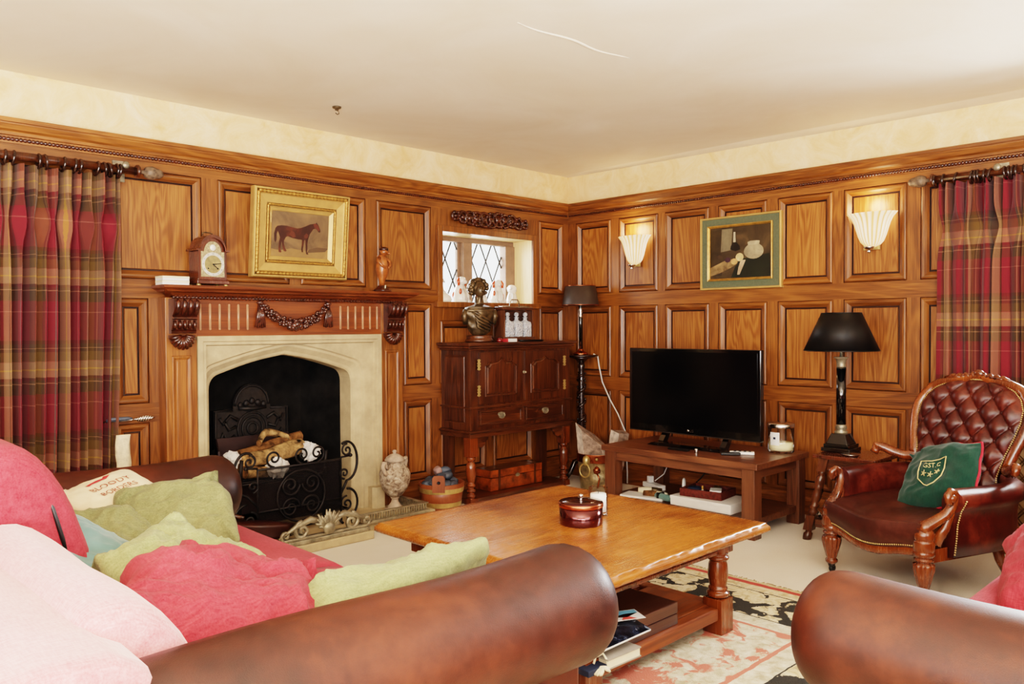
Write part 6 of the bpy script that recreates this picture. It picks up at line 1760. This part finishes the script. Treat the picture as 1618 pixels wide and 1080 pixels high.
# ================================================================== button-backed armchair
fdir = Vector((-.94, .341)).normalized()
rz = math.atan2(fdir.y, fdir.x)
ch = thing('buttoned_armchair', 'oxblood leather button-backed armchair with carved show-wood frame', 'armchair', (4.165, 1.415, 0), rz)
for sy in (-1, 1):
    q = MB()
    y = sy * .265
    q.lathe([(.02, .045), (.024, .05), (.030, .056), (.030, .066), (.022, .074), (.026, .085), (.038, .13), (.046, .165), (.044, .182), (.03, .192), (.040, .198), (.042, .206), (.034, .212), (.044, .222), (.047, .232), (.043, .242), (.047, .252), (.047, .285), (.042, .292), (.046, .300), (.046, .318), (.040, .334), (.03, .345), (0, .348)], c=(.29, y, 0), seg=48, rf=lambda a, z: 1 + (.20 * abs(cos(a * 5)) ** .6 - .14 if .08 < z < .188 else 0))
    lg_ = q.build('leg', M['showwood'], ch, bev=.006)
    q = MB(); q.ball((.285, y, .021), (.021, .013, .021), 14, 9); q.lathe([(.014, .03), (.02, .048)], c=(.29, y, 0), seg=14); q.build('caster', M['black'], lg_)
    q = MB(); q.tube([(-.27, sy * .21, .22), (-.30, sy * .215, .12), (-.37, sy * .225, .0)], [.028, .024, .018], 10); q.build('leg', M['showwood'], ch)


def sweep_rail(z0, z1, x_off, mb):
    L = []
    for i in range(25):
        s = -1 + 2 * i / 24
        x = .315 + x_off - .02 * (1 - abs(s)) ** 0 * 0 + .035 * cos(s * PI * .5) ** 2 - .0
        dip = -.035 * cos(s * PI / 2) ** 2 + .012 * cos(s * PI) * 0
        y = s * .262
        L.append([(x - .05, y, z0 + dip), (x - .004, y, z0 + dip), (x, y, z0 + dip + .008), (x + .004, y, (z0 + z1) / 2 + dip), (x, y, z1 + dip - .006), (x - .006, y, z1 + dip), (x - .05, y, z1 + dip)])
    mb.loops(L, 0, True, True, True, True)
q = MB(); sweep_rail(.215, .262, 0, q); q.build('seat_rail', M['showwood'], ch)
q = MB()
for sy in (-1, 1): q.box((-.30, sy * .27 - .02, .19), (.27, sy * .27 + .02, .25))
q.box((-.30, -.25, .19), (-.26, .25, .25)); q.build('frame_rail', M['showwood'], ch)
# seat
def seat(u, v):
    s = -1 + 2 * u
    yv = s * .272 * (1 - .06 * max(0, (v - .7)))
    fx = .318 + .035 * cos(s * PI / 2) ** 2
    e = max(0, 1 - abs(s) ** 6) ** .5
    if v < .3:
        k = v / .3
        x = fx + .016 * sin(PI * k); z = .232 - .035 * cos(s * PI / 2) ** 2 + .02 + (.115 + .035 * cos(s * PI / 2) ** 2 * .4) * k
    else:
        k = (v - .3) / .7
        x = fx - .012 * 0 - k * (fx + .27)
        z = .367 - .021 * cos(s * PI / 2) ** 2 + .035 * sin(min(1, k * 1.6) * PI / 2) * (.6 + .4 * e) - .012 * k
        z += .012 * (1 - (1 - min(1, k * 9)) ** 2) - .012
    z += .004 * noise.noise(Vector((s * 4, v * 6, 1)))
    return (x, yv, z)
q = MB(); q.grid(seat, 40, 44); q.build('seat', M['seatleather'], ch)
q = MB()
def nails(pts, step, mb, r=.0042):
    P = [Vector(p) for p in pts]; acc = 0; nxt = 0
    for a, b in zip(P, P[1:]):
        l = (b - a).length
        while nxt <= acc + l:
            mb.ball(a.lerp(b, (nxt - acc) / l) if l else a, r, 6, 4); nxt += step
        acc += l
nails([(.322 + .035 * cos((-1 + i / 20) * PI / 2) ** 2, (-1 + i / 20) * .262, .262 - .035 * cos((-1 + i / 20) * PI / 2) ** 2) for i in range(41)], .0105, q)
q.build('nailheads', M['brass'], ch)

# upholstered tub of the arms
def upath(s):
    """s in [-1,1] round the U from one arm front to the other: (x, y, nx, ny)"""
    pts = [(.17, -.315), (.05, -.325), (-.08, -.33), (-.2, -.325), (-.30, -.29), (-.37, -.22), (-.40, -.11), (-.405, 0)]
    pts = pts + [(x, -y) for x, y in pts[:-1]][::-1]
    f = (s + 1) / 2 * (len(pts) - 1); i = min(int(f), len(pts) - 2); k = f - i
    x = pts[i][0] * (1 - k) + pts[i + 1][0] * k; y = pts[i][1] * (1 - k) + pts[i + 1][1] * k
    i0, i1 = max(0, i - 0), min(len(pts) - 1, i + 1)
    tx, ty = pts[i1][0] - pts[i0][0], pts[i1][1] - pts[i0][1]; l = math.hypot(tx, ty)
    return x, y, ty / l * 1, -tx / l * 1
sec = [(-.03, .20), (.005, .21), (.012, .28), (.010, .36), (.014, .41), (.035, .425), (.052, .455), (.046, .49), (.02, .512), (-.015, .515), (-.042, .495), (-.055, .46), (-.055, .40), (-.06, .34), (-.06, .28)]
q = MB(); L = []
NS = 64
for i in range(NS + 1):
    s = -1 + 2 * i / NS
    x, y, nx, ny = upath(s)
    # smooth the normals: outward from the chair centre
    ox, oy = x + .06, y; 
    if abs(s) > .72: nx, ny = 0, math.copysign(1, y)
    else: l = math.hypot(ox * 1.0, oy); nx, ny = ox / l, oy / l
    ridge = abs(sin((x + .02) * PI / .115)) ** .5 if abs(s) > .5 else 1
    L.append([(x + nx * (o - (.016 * (1 - ridge) if k > 10 and .34 < z < .50 else 0) * -1), y + ny * (o + (.014 * (1 - ridge) if k > 10 else 0)), z) for k, (o, z) in enumerate(sec)])
q.loops(L, 0, True, False); q.add(L[0], [tuple(range(len(sec)))]); q.add(L[-1], [tuple(range(len(sec)))])
q.build('arm_upholstery', M['oxblood'], ch)
for sy in (-1, 1):
    q = MB()                                                         # show-wood arm front: scroll sweeping down to the leg
    y = sy * .325
    pts = [(.205, sy * .335, .455), (.222, sy * .332, .470), (.222, sy * .33, .494), (.200, sy * .328, .510), (.176, sy * .326, .502), (.168, sy * .322, .470), (.180, sy * .316, .435), (.205, sy * .305, .400), (.245, sy * .285, .372), (.285, sy * .272, .352), (.300, sy * .267, .325)]
    q.tube(pts, [.012, .016, .018, .019, .020, .021, .022, .024, .026, .030, .036], 12)
    q.ball((.205, sy * .335, .482), .022, 12, 8)
    q.tube([(.168, sy * .318, .45), (.18, sy * .31, .40), (.20, sy * .30, .34), (.24, sy * .28, .27)], [.014, .018, .022, .028], 10)
    q.build('arm_scroll', M['showwood'], ch)
    q = MB(); nails([(.158, sy * .375, .47), (.160, sy * .350, .42), (.165, sy * .337, .36), (.17, sy * .334, .28), (.175, sy * .33, .22)], .0105, q); q.build('nailheads', M['brass'], ch)

# buttoned back
def bw(t):
    K = [(0, .255), (.12, .235), (.25, .222), (.4, .238), (.55, .264), (.68, .280), (.78, .278), (.86, .255), (.92, .215), (.96, .165), (.985, .105), (1.0, .03)]
    for (a, wa), (b, wb) in zip(K, K[1:]):
        if a <= t <= b: return wa + (wb - wa) * (t - a) / (b - a)
    return .03
def bpt(y, t, d=0):
    z = .36 + .605 * t
    x = -.235 - .15 * t - .06 * t * t
    return (x + d, y, z + d * .25)
def back(u, v):
    t = v; y = (-1 + 2 * u) * bw(t)
    s = y / .118; r = (.36 + .605 * t - .34) / .135
    e = min(1, (1 - abs(-1 + 2 * u)) * 5) * min(1, (1 - t) * 9 + .0)
    p = (abs(sin(PI * (s + r) / 1)) * abs(sin(PI * (s - r) / 1)) + .0) ** .42
    if t < .12: p = p * (t / .12) + (1 - t / .12) * .6
    d = .008 + e ** .5 * (.012 + .036 * p)
    return bpt(y, t, d)
q = MB(); q.grid(back, 96, 96); bk_ = q.build('buttoned_back', M['oxblood'], ch)
for i in range(-6, 7):
    for j in range(0, 12):
        a, b = i + j, j - i           # s+r = a , s-r = -b
        s, r = i / 2 if True else 0, j / 2
        if (i + j) % 2: continue
        y = s * .118; z = r * .135 + .34; tt_ = (z - .36) / .605
        if .12 < tt_ < .93 and abs(y) < bw(tt_) - .03:
            q = MB(); q.ball(bpt(y, tt_, .022), (.006, .009, .009), 10, 6); q.build('button', M['oxblood'], bk_)
# outside back
q = MB(); q.grid(lambda u, v: bpt((-1 + 2 * u) * bw(v), v, -.045 * (1 - (2 * u - 1) ** 2) ** .5 - .005), 24, 30, flip=True); q.build('outside_back', M['oxblood'], ch)
q = MB()
out = []
for i in range(31):
    t = .18 + .82 * i / 30
    w_ = bw(t) + .022 + (.012 if t > .9 else 0)
    out.append((w_, t))
left = [(-.375, .335), (-.372, .36), (-.345, .35), (-.31, .325), (-.278, .33), (-.258, .36)]
pts = []
low = [(.372, .285), (.392, .30), (.388, .335), (.358, .338), (.325, .318), (.288, .305)]
for y, t in low: pts.append(bpt(-y, t, .02 + .10 * max(0, (y - .27) / .1)))
for w_, t in out[5:]: pts.append(bpt(-w_, t, .0))
top = bpt(0, 1.03, 0)
pts.append(top)
for w_, t in out[5:][::-1]: pts.append(bpt(w_, t, .0))
for y, t in low[::-1]: pts.append(bpt(y, t, .02 + .10 * max(0, (y - .27) / .1)))
rad = [.015, .018, .02, .021, .022, .023] + [.024] * (len(pts) - 12) + [.023, .022, .021, .02, .018, .015]
q.tube(pts, rad, 12, sq=1.15); q.build('back_frame', M['showwood'], ch)
q = MB()
for k in range(-4, 5):
    a = PI / 2 + k * .22
    q.tube([bpt(.02 * k, 1.02 - abs(k) * .004, .012), bpt(.034 * k, 1.055 - abs(k) * .008, .016), bpt(.045 * k, 1.04 - abs(k) * .010, .02)], [.012, .013, .006], 8)
q.ball(bpt(0, 1.05, .015), (.018, .028, .022), 12, 8)
q.build('carved_crest', M['showwood'], ch)
q = MB(); nails([bpt((-1) * (bw(.2 + .8 * i / 40) - .002), .2 + .8 * i / 40, .016) for i in range(41)] + [bpt(bw(1 - .8 * i / 40) - .002, 1 - .8 * i / 40, .016) for i in range(41)], .0105, q); q.build('nailheads', M['brass'], ch)


def crest_deco(F, t):
    q = MB()
    sh = [(-.075, .062), (-.04, .056), (0, .052), (.04, .056), (.075, .062), (.072, .0), (.062, -.04), (.03, -.075), (0, -.09), (-.03, -.075), (-.062, -.04), (-.072, 0)]
    q.tube([F(x, y) for x, y in sh], .0028, 6, True); q.build('shield_outline', M['gold_thread'], t)
    q = MB(); text_mesh('GST.C', .034, lambda x, y: F(x, y + .028), q)
    for cx_, cy_ in ((-.035, -.012), (.0, -.022), (.035, -.012)):
        for k in range(5):
            a = k * 1.256; q.tube([F(cx_, cy_), F(cx_ + .015 * cos(a), cy_ + .015 * sin(a))], [.003, .002], 5)
    q.build('embroidery', M['gold_thread'], t, recalc=False)


loc = Matrix.LocRotScale(ch.location, ch.rotation_euler, None)
cc = loc @ Vector((-.055, .085, .515))
nn = loc.to_3x3() @ Vector((.80, -.18, .52)); uu = loc.to_3x3() @ Vector((.10, 1, .32))
cushion('embroidered_cushion', 'bottle green embroidered cushion with red piping in the buttoned armchair', cc, nn, uu, .43, .36, .12, 'bottle_green', 3, .014, pipe='piping', deco=crest_deco, dog=.15, rnd=.03)

# pale driftwood standing behind the sofa arm
dw = thing('driftwood_piece', 'pale bleached driftwood piece standing by the wall behind the sofa arm', 'driftwood', (1.47, 4.38, 0))
q = MB(); L = []
for i in range(15):
    s = i / 14; z = .70 * s
    w_ = .05 * (1 - .35 * s) * (1 + .3 * noise.noise(Vector((z * 9, 1, 0)))); c = (1.455 + .03 * noise.noise(Vector((z * 5, 4, 0))), 4.38)
    L.append([(c[0] + w_ * cos(2 * PI * j / 12) * (1 + .35 * noise.noise(Vector((cos(j), sin(j), z * 12)))), c[1] + w_ * .5 * sin(2 * PI * j / 12), z) for j in range(12)])
q.loops(L, 0, True, True, True, True); q.build('weathered_wood', plain('driftwood', lin(224, 206, 176), .8, 0, .2, 0, .2, 24, .3), dw, True)

# ================================================================== light and camera
def area(name, loc, tgt, sx, sy, e, col=(1, 1, 1)):
    l = bpy.data.lights.new(name, 'AREA'); l.shape = 'RECTANGLE'; l.size = sx; l.size_y = sy; l.energy = e; l.color = col
    o = bpy.data.objects.new(name, l); COL.objects.link(o); o.location = loc
    o.rotation_euler = (Vector(tgt) - Vector(loc)).to_track_quat('-Z', 'Y').to_euler()
    return o


area('window_light_back', (-2.5, 1.6, 1.55), (2.5, 2.4, 1.0), 2.6, 1.6, 60, (.95, .98, 1))
area('window_light_near', (1.6, -2.5, 1.6), (2.6, 3.0, 1.0), 3.2, 1.6, 80, (.95, .98, 1))
area('ceiling_fill', (-.5, -.5, 1.25), (-.1, -.1, 2.6), 2.4, 2.4, 330, (.96, .98, 1))  # unseen fill lamp added behind the camera to brighten the ceiling
area('small_window_daylight', (4.2, YA + .62, 1.75), (3.4, 2.0, .6),   .9, .5, 20, (.95, .98, 1))
area('side_window_daylight', (XB + .5, .75, 1.65), (2.5, 1.6, .5), .9, .8, 170, (.95, .98, 1))
w = bpy.data.worlds.new('sky'); bpy.context.scene.world = w; w.use_nodes = True
bg = w.node_tree.nodes['Background']; bg.inputs[0].default_value = (.93, .97, 1, 1); bg.inputs[1].default_value = 2.0

cam = bpy.data.cameras.new('camera'); co = bpy.data.objects.new('camera', cam); COL.objects.link(co)
cam.sensor_width = 36; cam.lens = 1267 / 1618 * 36; cam.clip_start = .02
Rm = Matrix(((0.71497314, 0.01654996, -0.69895601), (-0.6991359, 0.01015658, -0.71491666), (-0.00473284, 0.99981145, 0.01883235)))
# columns of Rm are the camera's right, up and backward axes
co.matrix_world = Matrix(((Rm[0][0], Rm[0][1], -Rm[0][2] * -1, 0), (Rm[1][0], Rm[1][1], Rm[1][2], 0), (Rm[2][0], Rm[2][1], Rm[2][2], 1.25), (0, 0, 0, 1)))
sc_ = bpy.context.scene; sc_.camera = co
sc_.view_settings.view_transform = 'Filmic'
sc_.view_settings.look = 'High Contrast'
sc_.view_settings.exposure = 0.52
sc_.cycles.max_bounces = 8
sc_.cycles.diffuse_bounces = 4; sc_.cycles.glossy_bounces = 4; sc_.cycles.transmission_bounces = 6; sc_.cycles.transparent_max_bounces = 10
sc_.cycles.sample_clamp_indirect = 4
sc_.cycles.use_denoising = True
